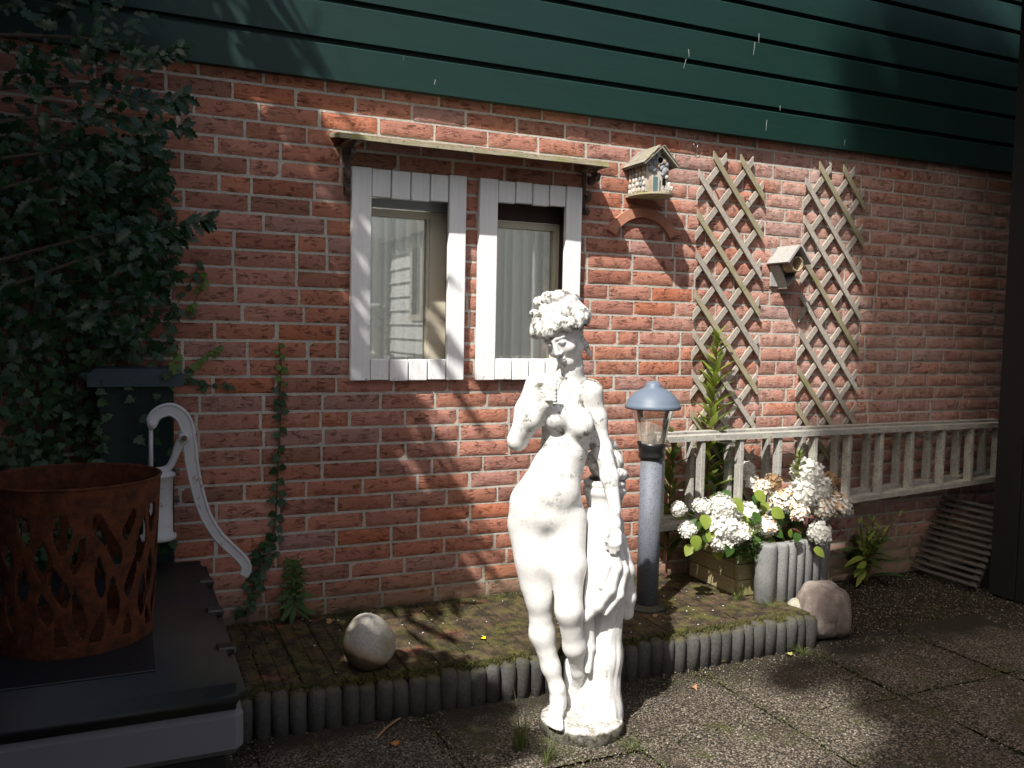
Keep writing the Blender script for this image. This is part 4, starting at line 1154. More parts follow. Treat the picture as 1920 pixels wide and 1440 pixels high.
class Field:
    def __init__(s, lo, hi, h):
        s.lo = np.array(lo, np.float32); s.h = h
        s.n = np.ceil((np.array(hi)-np.array(lo))/h).astype(int)+1
        s.F = np.full(s.n, .2, np.float32)
    def sub(s, lo, hi):
        a = np.maximum(np.floor((np.array(lo)-s.lo)/s.h).astype(int), 0)
        b = np.minimum(np.ceil((np.array(hi)-s.lo)/s.h).astype(int)+1, s.n)
        if (b <= a).any(): return None
        ax = [s.lo[i]+s.h*np.arange(a[i], b[i], dtype=np.float32) for i in range(3)]
        X, Y, Z = np.meshgrid(*ax, indexing='ij')
        return (slice(a[0], b[0]), slice(a[1], b[1]), slice(a[2], b[2])), X, Y, Z
    def blend(s, sl, d, k, cut=False):
        f = s.F[sl]
        if cut: f = -f
        h = np.clip(.5+.5*(f-d)/k, 0, 1)
        r = f*(1-h)+d*h - k*h*(1-h)
        s.F[sl] = -r if cut else r
    def cone(s, a, b, ra, rb, k):
        a = np.array(a, np.float32); b = np.array(b, np.float32); m = max(ra, rb)+k+3*s.h
        q = s.sub(np.minimum(a, b)-m, np.maximum(a, b)+m)
        if q is None: return
        sl, X, Y, Z = q; d = b-a; L2 = float(d@d)+1e-9
        t = np.clip(((X-a[0])*d[0]+(Y-a[1])*d[1]+(Z-a[2])*d[2])/L2, 0, 1)
        D = np.sqrt((X-a[0]-t*d[0])**2+(Y-a[1]-t*d[1])**2+(Z-a[2]-t*d[2])**2) - (ra+(rb-ra)*t)
        s.blend(sl, D, k)
    def ell(s, c, r, k, rot=None, cut=False):
        c = np.array(c, np.float32); m = max(r)+k+3*s.h
        q = s.sub(c-m, c+m)
        if q is None: return
        sl, X, Y, Z = q; P = [X-c[0], Y-c[1], Z-c[2]]
        if rot is not None: P = [sum(rot[i][j]*P[j] for j in range(3)) for i in range(3)]
        k0 = np.sqrt(sum((P[i]/r[i])**2 for i in range(3)))+1e-9
        k1 = np.sqrt(sum((P[i]/(r[i]**2))**2 for i in range(3)))+1e-9
        D = k0*(k0-1)/k1
        s.blend(sl, D, k, cut)
    def mesh(s, name):
        F = s.F; sg = F < 0; n = F.shape
        c = np.zeros((n[0]-1, n[1]-1, n[2]-1), np.int8)
        for i in (0, 1):
            for j in (0, 1):
                for k in (0, 1): c += sg[i:n[0]-1+i, j:n[1]-1+j, k:n[2]-1+k]
        act = (c > 0) & (c < 8); idx = np.argwhere(act); N = len(idx)
        vid = np.full(act.shape, -1, np.int64); vid[act] = np.arange(N)
        acc = np.zeros((N, 3)); cnt = np.zeros(N)
        cor = [(i, j, k) for i in (0, 1) for j in (0, 1) for k in (0, 1)]
        for a in range(8):
            for b in range(a+1, 8):
                if sum(abs(cor[a][m]-cor[b][m]) for m in range(3)) != 1: continue
                fa = F[idx[:,0]+cor[a][0], idx[:,1]+cor[a][1], idx[:,2]+cor[a][2]]; fb = F[idx[:,0]+cor[b][0], idx[:,1]+cor[b][1], idx[:,2]+cor[b][2]]
                m = (fa < 0) != (fb < 0); t = np.where(m, fa/np.where(m, fa-fb, 1), 0)
                for q in range(3): acc[:, q] += np.where(m, cor[a][q]+t*(cor[b][q]-cor[a][q]), 0)
                cnt += m
        V = s.lo + s.h*(idx + acc/np.maximum(cnt, 1)[:, None])
        quads = []
        for ax in range(3):
            o1, o2 = [q for q in range(3) if q != ax]
            sl0 = [slice(None)]*3; sl1 = [slice(None)]*3; sl0[ax] = slice(0, n[ax]-1); sl1[ax] = slice(1, n[ax])
            cr = sg[tuple(sl0)] != sg[tuple(sl1)]
            E = np.argwhere(cr); E = E[(E[:, o1] > 0) & (E[:, o2] > 0) & (E[:, o1] < n[o1]-1) & (E[:, o2] < n[o2]-1)]
            if not len(E): continue
            def g(d1, d2):
                q = E.copy(); q[:, o1] -= d1; q[:, o2] -= d2; return vid[q[:,0], q[:,1], q[:,2]]
            Q = np.stack([g(1,1), g(0,1), g(0,0), g(1,0)], 1)
            ins = sg[E[:,0], E[:,1], E[:,2]]
            flip = ins if ax != 1 else ~ins
            Q[~flip] = Q[~flip][:, ::-1]
            quads.append(Q)
        return np_mesh(name, V, np.concatenate(quads), True)

# head frame: the face looks down and towards the viewer's left
hc = np.array((-.0684, -.022, 1.1530))
def _n(v): v = np.array(v, float); return v/np.linalg.norm(v)
fwd = _n((-.36, -.84, -.40)); up0 = np.array((-.30, 0.0, .95)); upv = _n(up0 - fwd*(up0@fwd)); rgt = np.cross(fwd, upv)
if rgt[0] < 0: rgt = -rgt
HR = np.stack([rgt, fwd, upv])            # rows: head axes
def hp_(r, u, f): return hc + rgt*r + upv*u + fwd*f

fig = Field((-.30, -.20, .0), (.17, .17, 1.27), .0034)
for q in SP:
    if q[0] != 'f': continue
    if q[1] == 'c': fig.cone(q[2], q[3], q[4], q[5], q[6])
    else: fig.ell(q[2], q[3], q[4])
# standing foot with five toes
fig.cone((-.058,.004,.085), (-.0585,-.05,.068), .0205, .0175, .015)
fig.cone((-.058,.008,.062), (-.060,-.085,.056), .0175, .0165, .015)
fig.cone((-.072,-.02,.058), (-.076,-.082,.053), .012, .011, .012)
for i, (tx, ty, rr) in enumerate(((-.046,-.118,.0088),(-.056,-.117,.0072),(-.065,-.112,.0066),(-.0735,-.105,.0062),(-.082,-.097,.0058))):
    fig.cone((tx*.75-.0155, ty+.038, .058), (tx, ty, .0515), rr*1.15, rr, .005)
# skull and face
fig.ell(hp_(0,.012,-.004), (.050,.060,.066), .02, HR)
fig.ell(hp_(0,-.028,.016), (.0385,.040,.046), .02, HR)
fig.cone(hp_(-.008,-.068,.036), hp_(.008,-.068,.036), .0115, .0115, .014)
fig.cone(hp_(-.034,-.050,.002), hp_(0,-.068,.034), .012, .011, .016); fig.cone(hp_(.034,-.050,.002), hp_(0,-.068,.034), .012, .011, .016)
for s in (-1, 1):
    fig.ell(hp_(s*.0195,-.003,.0625), (.0125,.010,.0085), .006, HR, True)
    fig.ell(hp_(s*.0195,-.0045,.0485), (.0115,.0105,.0075), .003, HR)
    fig.cone(hp_(s*.007,.0115,.0575), hp_(s*.033,.010,.046), .0046, .0040, .006)
    fig.cone(hp_(s*.010,-.0015,.0565), hp_(s*.0195,.0012,.0578), .0021, .0024, .002); fig.cone(hp_(s*.0195,.0012,.0578), hp_(s*.029,-.003,.050), .0024, .0019, .002)
    fig.cone(hp_(s*.011,-.0095,.0535), hp_(s*.027,-.0090,.0510), .0016, .0014, .002)
    fig.ell(hp_(s*.026,-.028,.037), (.016,.014,.015), .012, HR)
    fig.ell(hp_(s*.0075,-.031,.0625), (.0046,.006,.0042), .004, HR)
fig.cone(hp_(0,.010,.0575), hp_(0,-.027,.0695), .0052, .0078, .006)
fig.ell(hp_(0,-.0475,.0575), (.0135,.0065,.0036), .003, HR); fig.ell(hp_(0,-.0555,.0560), (.0105,.0065,.0044), .003, HR)
fig.cone(hp_(-.013,-.0513,.0600), hp_(.013,-.0513,.0600), .001, .001, .001)
fo = link_mesh('figure', fig.mesh('figure'), M['statue'], st)

# hair: thick rolled locks
hr = Field((-.20, -.13, 1.03), (.06, .12, 1.32), .0026)
hr.ell(hp_(.002,.046,-.022), (.064,.060,.048), .01, HR)
hr.ell(hp_(.0,.030,-.030), (.066,.058,.055), .01, HR)
rh = random.Random(21)
def lock(pts, r0, r1, k=.0030):
    pts = catmull(pts, 4)
    for i in range(len(pts)-1):
        f = i/(len(pts)-1); hr.cone(pts[i], pts[i+1], r0+(r1-r0)*f, r0+(r1-r0)*(f+.05), k)
def on_cap(th, ph, e=1.0): return hp_(cos(th)*cos(ph)*.074*e, .030+sin(ph)*.058*e, -.018+sin(th)*cos(ph)*.068*e)
# heavy swoops combed from the brow to the crown, each a thick rolled strand
for k in range(10):
    th0 = -.25 + k*(pi+.5)/9
    pts = []
    for j in range(6):
        a = j/5; ph = .05 + a*1.05; th = th0 + .20*sin(a*4+k*1.9)
        pts.append(tuple(on_cap(th, ph, 1.0+.03*sin(a*6+k*2.1))))
    lock(pts, .0185+.003*sin(k*3), .012, .0022)
for k in range(9):                                             # curls at the back and sides
    th0 = pi + .3 + k*(pi-.6)/8; pts = []
    for j in range(6):
        a = j/5; ph = 1.0 - a*1.45; th = th0 + .25*sin(a*6+k*2.3)
        pts.append(tuple(on_cap(th, ph, 1.0+.03*sin(a*8+k))))
    lock(pts, .017, .011, .0022)
for k in range(11):                                            # rolled strand round the rim
    th0 = -.40 + k*(pi+.8)/10; ph0 = -.06 + .07*sin(k*2.1) + .24*max(0, sin(th0))**2
    c0 = on_cap(th0-.14, ph0+.10, 1.00); c1 = on_cap(th0, ph0+.02, 1.07); c2 = on_cap(th0+.16, ph0-.06, 1.06); c3 = on_cap(th0+.26, ph0+.06, 1.0)
    lock([tuple(c0), tuple(c1), tuple(c2), tuple(c3)], .0135, .0105, .0022)
# top knot: rolled bands
for (px_, py_, pz_, r_, l_) in ((-.134,-.004,1.250,.0170,.012),(-.108,-.010,1.261,.0205,.016),(-.076,-.012,1.265,.0215,.018),(-.044,-.004,1.257,.0190,.014),(-.024,.008,1.228,.0165,.012)):
    hr.cone((px_-.006, py_-l_, pz_-.004), (px_+.006, py_+l_*1.6, pz_), r_, r_*.9, .003)
for (px_, py_, pz_, r_) in ((-.150,-.012,1.215,.015),(-.120,-.030,1.228,.017),(-.090,-.034,1.232,.017),(-.060,-.030,1.230,.017),(-.034,-.022,1.222,.016)):
    hr.ell((px_, py_, pz_), (r_*1.1, r_, r_*.8), .003)
hr.cone(hp_(.030,-.010,-.028), hp_(.034,-.060,-.034), .012, .009, .005); hr.cone(hp_(.034,-.060,-.034), hp_(.036,-.088,-.034), .009, .006, .004)
link_mesh('hair', hr.mesh('hair'), M['statue_hair'], st)

# draped cloth
dr_ = Field((-.02, -.12, .18), (.19, .13, .74), .0034)
for q in SP:
    if q[0] == 'd': dr_.cone(q[2], q[3], q[4], q[5], q[6])
link_mesh('draped_cloth', dr_.mesh('draped_cloth'), M['statue'], st)
# stump with bark ridges
tk = Field((-.09, -.11, .02), (.19, .16, .70), .0036)
for q in SP:
    if q[0] == 't':
        if q[1] == 'c': tk.cone(q[2], q[3], q[4], q[5], q[6])
        else: tk.ell(q[2], q[3], q[4])
sl, X, Y, Z = tk.sub((-1,-1,-1), (1,1,1))
an = np.arctan2(Y-.03, X-.055)
tk.F[sl] += (.0009*np.sin(an*11+3*np.sin(Z*9)) + .0009*np.sin(an*23+6*np.sin(Z*7+1))*np.sin(Z*17+an*3)).astype(np.float32)
link_mesh('stump', tk.mesh('stump'), M['statue'], st)
# urn with carved fruit on top of the stump
un = MB().lathe([(.040,.560),(.047,.600),(.050,.640),(.054,.668),(.058,.684),(.0635,.690),(.0645,.700),(.0615,.706),(.058,.709),(.062,.714),(.0635,.722),(.058,.727),(.040,.729)], (.064,.075,0), 32)
uo = un.build('urn', M['statue'], st, True, local=True)
fr_ = MB(); rr_ = random.Random(9)
for k in range(34):
    zz = .742 + .092*((k*.618) % 1.0); t_ = (zz-.742)/.092; a = k*2.4; rad_ = .050*math.sqrt(max(.04, 1-(t_*1.02)**2.2)); r_ = rr_.uniform(.014, .021)
    fr_.ball((.066+rad_*cos(a), .075+rad_*sin(a), zz), (r_, r_, r_*.95), 10, 7, .03, k)
fr_.ball((.066,.075,.775), (.053,.050,.052), 16, 12); fr_.build('carved_fruit', M['statue'], uo, True, local=True)
MB().lathe([(.046,.728),(.048,.733),(.046,.738)], (.064,.075,0), 24).build('dark_rim', M['black_plastic'], uo, True, local=True)
# plinth
pb = MB(); n = 64; prof = [(.118,-.006),(.124,.010),(.124,.030),(.119,.039),(.108,.043),(.085,.0455),(.05,.046),(.005,.046)]
for r_, z in prof:
    for k in range(n):
        a = 2*pi*k/n; q = 1 + .035*mnoise.noise(Vector((cos(a)*1.3, sin(a)*1.3, 3))) + .012*mnoise.noise(Vector((cos(a)*5, sin(a)*5, z*30)))
        pb.v.append((.012+r_*q*1.0*cos(a), -.006+r_*q*sin(a)*.96, z + .003*mnoise.noise(Vector((r_*30*cos(a), r_*30*sin(a), 1)))))
for i in range(len(prof)-1):
    for k in range(n):
        k2 = (k+1) % n; pb.f.append((i*n+k, i*n+k2, (i+1)*n+k2, (i+1)*n+k))
pb.f.append(tuple((len(prof)-1)*n+k for k in range(n)))
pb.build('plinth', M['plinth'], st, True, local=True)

# ================================================================== PLANTS
def frame_from(nrm, tip):
    n = Vector(nrm).normalized(); t = Vector(tip); t = (t - n*t.dot(n))
    t = t.normalized() if t.length > 1e-6 else n.orthogonal().normalized()
    s = t.cross(n); return Matrix((s, t, n)).transposed()

def leaf_outline(kind):
    if kind == 'ivy':
        h = [(0,0),(.20,-.10),(.34,.06),(.52,.20),(.30,.34),(.36,.56),(.17,.60),(0,1.0)]
    elif kind == 'hyd':
        h = [(0,0),(.22,.04),(.36,.20),(.42,.40),(.37,.58),(.26,.76),(.12,.92),(0,1.02)]
    elif kind == 'holly':
        h = [(0,0),(.10,.06),(.24,.14),(.15,.24),(.29,.38),(.17,.47),(.27,.63),(.13,.70),(.13,.84),(0,1.0)]
    elif kind == 'blade':
        h = [(0,0),(.045,.08),(.066,.4),(.05,.8),(0,1.0)]
    else:   # lance
        h = [(0,0),(.07,.12),(.115,.32),(.12,.5),(.085,.74),(.035,.92),(0,1.0)]
    return h
def leaf_mesh(kind, name='leaf', cup=.12, droop=.18, mat=None):
    h = leaf_outline(kind); vs = []; fs = []; n = len(h)
    for (x, y) in h: vs.append((0, y, -droop*y*y))
    for (x, y) in h: vs.append((x, y, cup*x - droop*y*y))
    for (x, y) in h: vs.append((-x, y, cup*x - droop*y*y))
    for i in range(n-1):
        fs.append((i, n+i, n+i+1, i+1)); fs.append((i, i+1, 2*n+i+1, 2*n+i))
    me = bpy.data.meshes.new(name); me.from_pydata(vs, [], fs); me.validate()
    me.polygons.foreach_set('use_smooth', [True]*len(me.polygons))
    if mat: me.materials.append(M[mat])
    return me
def put_leaf(me, parent, p, nrm, tip, size, name='leaf'):
    o = bpy.data.objects.new(name, me); COL.objects.link(o); o.parent = parent
    m = frame_from(nrm, tip).to_4x4(); b = base(parent)
    o.matrix_local = Matrix.Translation(Vector(p)-b) @ m @ Matrix.Diagonal((size, size, size, 1))
    return o
def leaf_cloud(name, kind, items, mat, parent, cup=.12, droop=.18):
    """many leaves as one part; items: (pos, normal, tip, size)"""
    me0 = leaf_mesh(kind, 'tmp', cup, droop); v0 = np.array([v.co[:] for v in me0.vertices]); f0 = [tuple(p.vertices) for p in me0.polygons]
    f4 = np.array([f if len(f) == 4 else (f[0], f[1], f[2], f[2]) for f in f0])
    VV = []; FF = []; b = np.array(base(parent)) if parent is not None else np.zeros(3)
    for i, (p, nr, tp, sz) in enumerate(items):
        m = np.array(frame_from(nr, tp)); VV.append(v0*sz @ m.T + np.array(p) - b); FF.append(f4 + i*len(v0))
    bpy.data.meshes.remove(me0)
    V_ = np.concatenate(VV); F4 = np.concatenate(FF)
    me = bpy.data.meshes.new(name); me.from_pydata(V_.tolist(), [], [tuple(dict.fromkeys(q)) for q in F4.tolist()])
    me.polygons.foreach_set('use_smooth', [True]*len(me.polygons)); me.update()
    return link_mesh(name, me, M[mat], parent)

LM = {}
for k, mt in (('ivy','ivy'),('ivy','ivy_young'),('hyd','lime'),('hyd','mid'),('holly','holly'),('lance','olive'),('lance','mid'),('lance','lime'),('lance','burgundy')):
    LM[k+mt] = leaf_mesh(k, 'leaf', .14 if k != 'lance' else .3, .16 if k != 'lance' else .3, mt)
rp = random.Random(77)
U = rp.uniform

# ivy strand up the wall ------------------------------------------------
iv = empty('ivy_strand', (.40, -.01, .12), 'thin ivy strand climbing straight up the shaded brick wall', 'ivy')
path = catmull([(.374,-.03,.125),(.388,-.012,.25),(.416,-.010,.30),(.424,-.010,.373),(.468,-.010,.446),(.474,-.010,.523),(.478,-.010,.618),(.483,-.010,.732),(.489,-.010,.864),(.484,-.010,.921),(.490,-.010,1.015),(.482,-.010,1.094)], 6)
MB().tube(path, [.0022]*len(path), 6).build('stem', M['stem'], iv, True)
n = 40
for i in range(n):
    f = i/(n-1); q = path[min(len(path)-1, int((.14+.86*f)*(len(path)-1)))]
    s = 1 if i % 2 else -1; sz = (.030 if f > .45 else .034)*U(.8, 1.2)*(1-.35*max(0, f-.85)/.15)
    put_leaf(LM['ivy'+('ivy_young' if f > .84 else 'ivy')], iv, (q[0]+s*U(.002,.008), q[1]-U(.003,.012), q[2]+U(-.006,.006)), (U(-.35,.35), -1, U(.0,.6)), (s*U(.5,1), 0, U(-1.0,.1)), sz)
for i in range(34):
    f = U(0, 1); put_leaf(LM['ivyivy'], iv, (.365+.10*f+U(-.03,.03), -U(.008,.03), .17+.24*f+U(-.03,.03)), (U(-.4,.4), -1, U(0,.7)), (U(-1,1), 0, U(-1,.2)), U(.020,.034))

# ivy mass round the pump post -----------------------------------------
im = empty('ivy_bush', (-.10, -.12, 0), 'dense dark ivy hanging round the pump post at the left edge', 'ivy')
items = []
for i in range(3600):
    x = U(-.75, .16); z = U(.30, 1.75); lim = .155 - .06*abs(z-1.2) + .05*mnoise.noise(Vector((z*5, 1, 0)))
    if x > lim: continue
    if z < 1.05 and x > -.08: 
        if U(0,1) < .88: continue
    y = -U(.008, .10) - max(0, -x-.02)*U(0, .55)
    if z < 1.03 and -.09 < x < .135: y = -.20 - U(.0, .05)
    items.append(((x, y, z), (U(-.5,.6), -1, U(-.1,.8)), (U(-1,1), U(-.2,.2), U(-1,.0)), U(.022,.042)))
fo_ = leaf_cloud('foliage', 'ivy', items, 'ivy', im); fo_['kind'] = 'stuff'
for pts, yg in (([(.09,-.23,.99),(.13,-.20,1.03),(.140,-.012,1.069)],1), ([(.150,-.02,.97),(.196,-.012,1.015),(.256,-.012,1.061),(.292,-.012,1.09)],1), ([(.150,-.02,.985),(.190,-.012,.975),(.238,-.012,.957),(.325,-.012,.962)],0), ([(.13,-.01,1.20),(.18,-.01,1.28),(.22,-.01,1.36)],0), ([(.15,-.012,1.18),(.20,-.012,1.23),(.235,-.012,1.33)],1)):
    pth = catmull(pts, 6); MB().tube(pth, .0016, 5).build('sprig', M['stem'], im, True)
    for i in range(2, len(pth)):
        put_leaf(LM['ivy'+('ivy_young' if (yg and i > len(pth)*.35) else 'ivy')], im, (pth[i][0]+U(-.012,.012), pth[i][1]-U(.004,.018), pth[i][2]+U(-.014,.014)), (U(-.4,.5), -1, U(0,.8)), (U(-.8,.8), 0, U(-1,-.1)), U(.018,.030))
hs_ = MB()
for k in range(14):
    x = U(-.5,.02); hs_.tube(catmull([(x, -.03, .1), (x+U(-.08,.08), -.03, .6), (x+U(-.1,.1), -.03, 1.1), (x+U(-.12,.12), -.04, 1.7)], 5), .006, 6)
hs_.build('stem', M['bark'], im, True)

# holly ---------------------------------------------------------------
hb = empty('holly_bush', (-.45, -.30, 0), 'dark glossy holly branches reaching in from the upper left', 'holly')
MB().tube(catmull([(-.5,-.32,0),(-.48,-.30,.9),(-.42,-.28,1.7),(-.40,-.26,2.6)], 6), [.030-.0008*i for i in range(19)], 8).build('trunk', M['bark'], hb, True)
br = [[(-.42,-.28,1.30),(-.1,-.20,1.42),(.10,-.16,1.46),(.24,-.15,1.50)], [(-.44,-.28,1.2),(-.1,-.2,1.36),(.08,-.16,1.40),(.16,-.15,1.44)], [(-.40,-.27,1.7),(-.12,-.2,1.78),(.06,-.16,1.77),(.17,-.15,1.78)], [(-.40,-.27,1.8),(-.1,-.2,1.86),(.08,-.16,1.84),(.17,-.15,1.88)],
      [(-.40,-.26,1.95),(-.1,-.2,2.0),(.06,-.16,1.98),(.16,-.15,2.03)], [(-.42,-.28,1.5),(-.15,-.2,1.60),(.02,-.16,1.60),(.10,-.15,1.62)], [(-.4,-.27,1.6),(-.2,-.2,1.66),(-.03,-.17,1.70),(.08,-.16,1.70)]]
for b_ in br:
    pth = catmull(b_, 7); MB().tube(pth, [.007*(1-.8*i/len(pth)) for i in range(len(pth))], 6).build('branch', M['bark'], hb, True)
    for i in range(6, len(pth)):
        for s in (-1, 1):
            put_leaf(LM['hollyholly'], hb, (pth[i][0], pth[i][1]-U(0,.01), pth[i][2]), (U(-.5,.5), -1, U(-.1,1.0)), (U(.1,1), U(-.4,.2), s*U(.3,1)), U(.040,.058))
items = []
for i in range(2000):
    x = U(-1.0, .10); z = U(1.1, 2.75)
    if x > .07 + .06*mnoise.noise(Vector((z*4, 3, 1))) - .10*max(0, z-2.0): continue
    items.append(((x, -U(.05, .42), z), (U(-.6,.6), -1, U(-.2,1)), (U(-1,1), U(-.3,.3), U(-1,.8)), U(.035,.06)))
ho_ = leaf_cloud('foliage', 'holly', items, 'holly', hb, .2, .2); ho_['kind'] = 'stuff'

# hydrangea ------------------------------------------------------------
def flower_head(seed, mat):
    rr = random.Random(seed); vs = []; fs = []
    N = 74; ga = pi*(3-sqrt(5))
    for k in range(N):
        zz = 1-1.72*(k+.5)/N; rad_ = sqrt(max(0, 1-zz*zz)); a = k*ga + rr.uniform(-.12,.12)
        d = Vector((rad_*cos(a), rad_*sin(a), zz)); c_ = d*(.80+rr.uniform(-.16,.12))
        d2 = (d + Vector((rr.uniform(-.35,.35), rr.uniform(-.35,.35), rr.uniform(-.35,.35)))).normalized()
        m = frame_from(d2, Vector((rr.uniform(-1,1), rr.uniform(-1,1), rr.uniform(-1,1)))); s = rr.uniform(.19,.27)
        for p in range(4):
            b0 = p*pi/2 + rr.uniform(-.12,.12)
            q = [(.02,-.25),(.55,-.52),(1.0,-.30),(1.08,0),(1.0,.30),(.55,.52),(.02,.25)]
            n0 = len(vs)
            for (x, y) in q:
                X_ = x*cos(b0)-y*sin(b0); Y_ = x*sin(b0)+y*cos(b0)
                vs.append(c_ + m @ Vector((X_*s, Y_*s, s*(.22*x*x - .18*abs(y)))))
            fs.append(tuple(range(n0, n0+7)))
    core = MB().ball((0,0,0), .70, 10, 7); n0 = len(vs); vs += [Vector(v) for v in core.v]; fs += [tuple(i+n0 for i in f) for f in core.f]
    me = bpy.data.meshes.new('flower_head'); me.from_pydata([tuple(v) for v in vs], [], fs); me.update(); me.materials.append(M[mat]); return me
HM = [[flower_head(s, 'petal') for s in range(3)], [flower_head(10+s, 'petal_old') for s in range(2)], [flower_head(20+s, 'petal_dry') for s in range(2)]]
hy = empty('hydrangea', (2.45, -.25, .28), 'white hydrangea with round flower heads spilling over the wooden planter', 'hydrangea')
HEADS = [(2.107,-.4,.489,.0452,0),(2.105,-.43,.42,.0489,0),(2.092,-.43,.365,.0346,0),(2.268,-.36,.447,.0381,0),(2.308,-.42,.407,.0377,1),(2.428,-.38,.493,.0408,1),(2.585,-.34,.594,.0508,0),(2.517,-.4,.519,.0475,0),(2.636,-.36,.53,.0398,0),(2.69,-.38,.463,.0487,1),(2.515,-.5,.381,.0357,0),(2.419,-.32,.555,.0327,2),(2.464,-.44,.454,.0318,1),(2.043,-.36,.492,.0289,0),(1.967,-.38,.407,.0264,0),(1.976,-.3,.474,.0249,0),(2.729,-.32,.547,.0338,2),(2.498,-.08,.521,.0327,0),(2.498,-.07,.572,.0281,0),(2.361,-.33,.542,.030,1),(2.776,-.34,.429,.0383,0),(2.60,-.42,.455,.036,1),(2.15,-.46,.40,.034,0),(2.19,-.36,.455,.032,0)]
sm = MB()
for i, (x, y, z, r, k) in enumerate(HEADS):
    o = link_mesh('flower_head', HM[k][i % len(HM[k])], None, hy, (x, y, z), (U(-.5,.5), U(-.5,.5), U(0,6)))
    e = r*1.42; o.scale = (e*U(.95,1.1), e*U(.95,1.1), e*U(.9,1.05))
    bx_ = 2.30+.3*(x-2.1)/.6; sm.tube(catmull([(min(max(bx_,2.27),2.66), -.22, .27), ((x+bx_)/2, (y-.22)/2, max(z-.06,.30)), (x, y+.005, z-.01)], 5), .0028, 6)
sm.build('stem', M['stem'], hy, True)
LV = [(2.155,-.42,.507,.0617),(2.279,-.4,.527,.0545),(2.329,-.44,.457,.0543),(2.115,-.46,.345,.0526),(1.982,-.42,.378,.0483),(2.038,-.4,.448,.053),(2.056,-.42,.395,.0406),(2.338,-.45,.416,.05),(2.401,-.46,.381,.0335),(2.48,-.52,.313,.0458),(1.995,-.38,.332,.0448),(2.346,-.44,.381,.0418),(2.227,-.44,.39,.0412),(2.507,-.36,.484,.0392),(2.218,-.4,.435,.0375),(2.432,-.48,.372,.0376),(2.369,-.36,.47,.0471),(2.119,-.36,.444,.0499),(2.574,-.46,.4,.0385),(2.25,-.46,.367,.0288)]
for i, (x, y, z, s) in enumerate(LV):
    put_leaf(LM['hyd'+('lime' if i % 4 != 3 else 'mid')], hy, (x-.01, y, z+s*.4), (U(-.5,.2), -1, U(.2,1.1)), (U(-.6,.6), -.3, U(-1,-.2)), s*1.12)
for i in range(80):
    x = U(2.05, 2.72); y = U(-.42,-.10); z = .30+U(0,.20)
    put_leaf(LM['hyd'+('lime' if U(0,1) < .2 else 'mid')], hy, (x, y, z), (U(-.6,.6), -U(.2,1), U(.2,1.2)), (U(-1,1), -U(0,1), U(-1,.3)), U(.045,.075))
for i in range(16):
    x = U(2.38, 2.74); put_leaf(LM['lanceburgundy'], hy, (x, U(-.5,-.38), U(.36,.46)), (U(-.5,.5), -.6, 1), (U(-1,1), -.4, U(-.8,.2)), U(.04,.07))

# fine-leaved herb in the planter ---------------------------------------
hf = empty('feathery_herb', (2.22, -.42, .30), 'small feathery green herb between the white flower heads in the planter', 'plant')
items = []
for k in range(28):
    x0, y0 = 2.23+U(-.07,.07), -.42+U(-.03,.03); t = (x0+U(-.05,.05), y0+U(-.05,.02), .37+U(-.02,.07))
    for j in range(12):
        f = j/11; p = (x0+(t[0]-x0)*f, y0+(t[1]-y0)*f, .29+(t[2]-.29)*f)
        items.append((p, (U(-1,1), -1, 1), (U(-1,1), U(-1,.4), U(-.2,1)), U(.016,.030)))
leaf_cloud('foliage', 'lance', items, 'mid', hf, .2, .2)

# stalked plants ---------------------------------------------------------
def stalk_plant(name, label, p0, p1, nleaf, size, mats, stemmat, f0=.1, spread=1.0, bend=(0,0)):
    T = empty(name, p0, label, 'plant')
    a = Vector(p0); b = Vector(p1); pth = catmull([a, a.lerp(b,.35)+Vector((bend[0],bend[1],0)), a.lerp(b,.7)+Vector((bend[0]*.6,bend[1]*.6,0)), b], 8)
    MB().tube(pth, [.0055*(1-.7*i/len(pth)) for i in range(len(pth))], 7).build('stem', M[stemmat], T, True)
    for i in range(nleaf):
        f = f0+(1-f0)*i/(nleaf-1); q = pth[min(len(pth)-1, int(f*(len(pth)-1)))]; an = i*2.4 + U(-.7,.7)
        up = .5 + 1.5*f + U(-.3,.3)
        d = Vector((cos(an)*spread, sin(an)*spread, up))
        put_leaf(LM['lance'+mats[i % len(mats)] if not (f < .35 and 'mid' in mats) else 'lancemid'], T, q, Vector((-cos(an)*up, -sin(an)*up, 1)), d, size*U(.8,1.15)*(1-.45*f**3))
    return T
stalk_plant('willowherb', 'tall yellow-green leafy stalk growing up in front of the nearer trellis', (2.275,-.055,.115), (2.300,-.085,1.155), 74, .13, ['lime'], 'red_stem', .30, .42)
stalk_plant('leafy_stalk', 'dark green long-leaved stalk behind the left end of the ladder', (2.10,-.05,.115), (2.105,-.055,.70), 26, .17, ['mid','olive'], 'red_stem', .2, 1.0)
stalk_plant('leafy_stalk', 'dark green long-leaved stalk behind the ladder in the shade of the planter', (2.36,-.045,.28), (2.37,-.05,.70), 22, .15, ['mid'], 'red_stem', .2, 1.0)
stalk_plant('leafy_shoot', 'short bright green leafy shoot rising from the white hydrangeas', (2.535,-.33,.40), (2.545,-.335,.675), 44, .070, ['lime','olive'], 'red_stem', .25, .7)

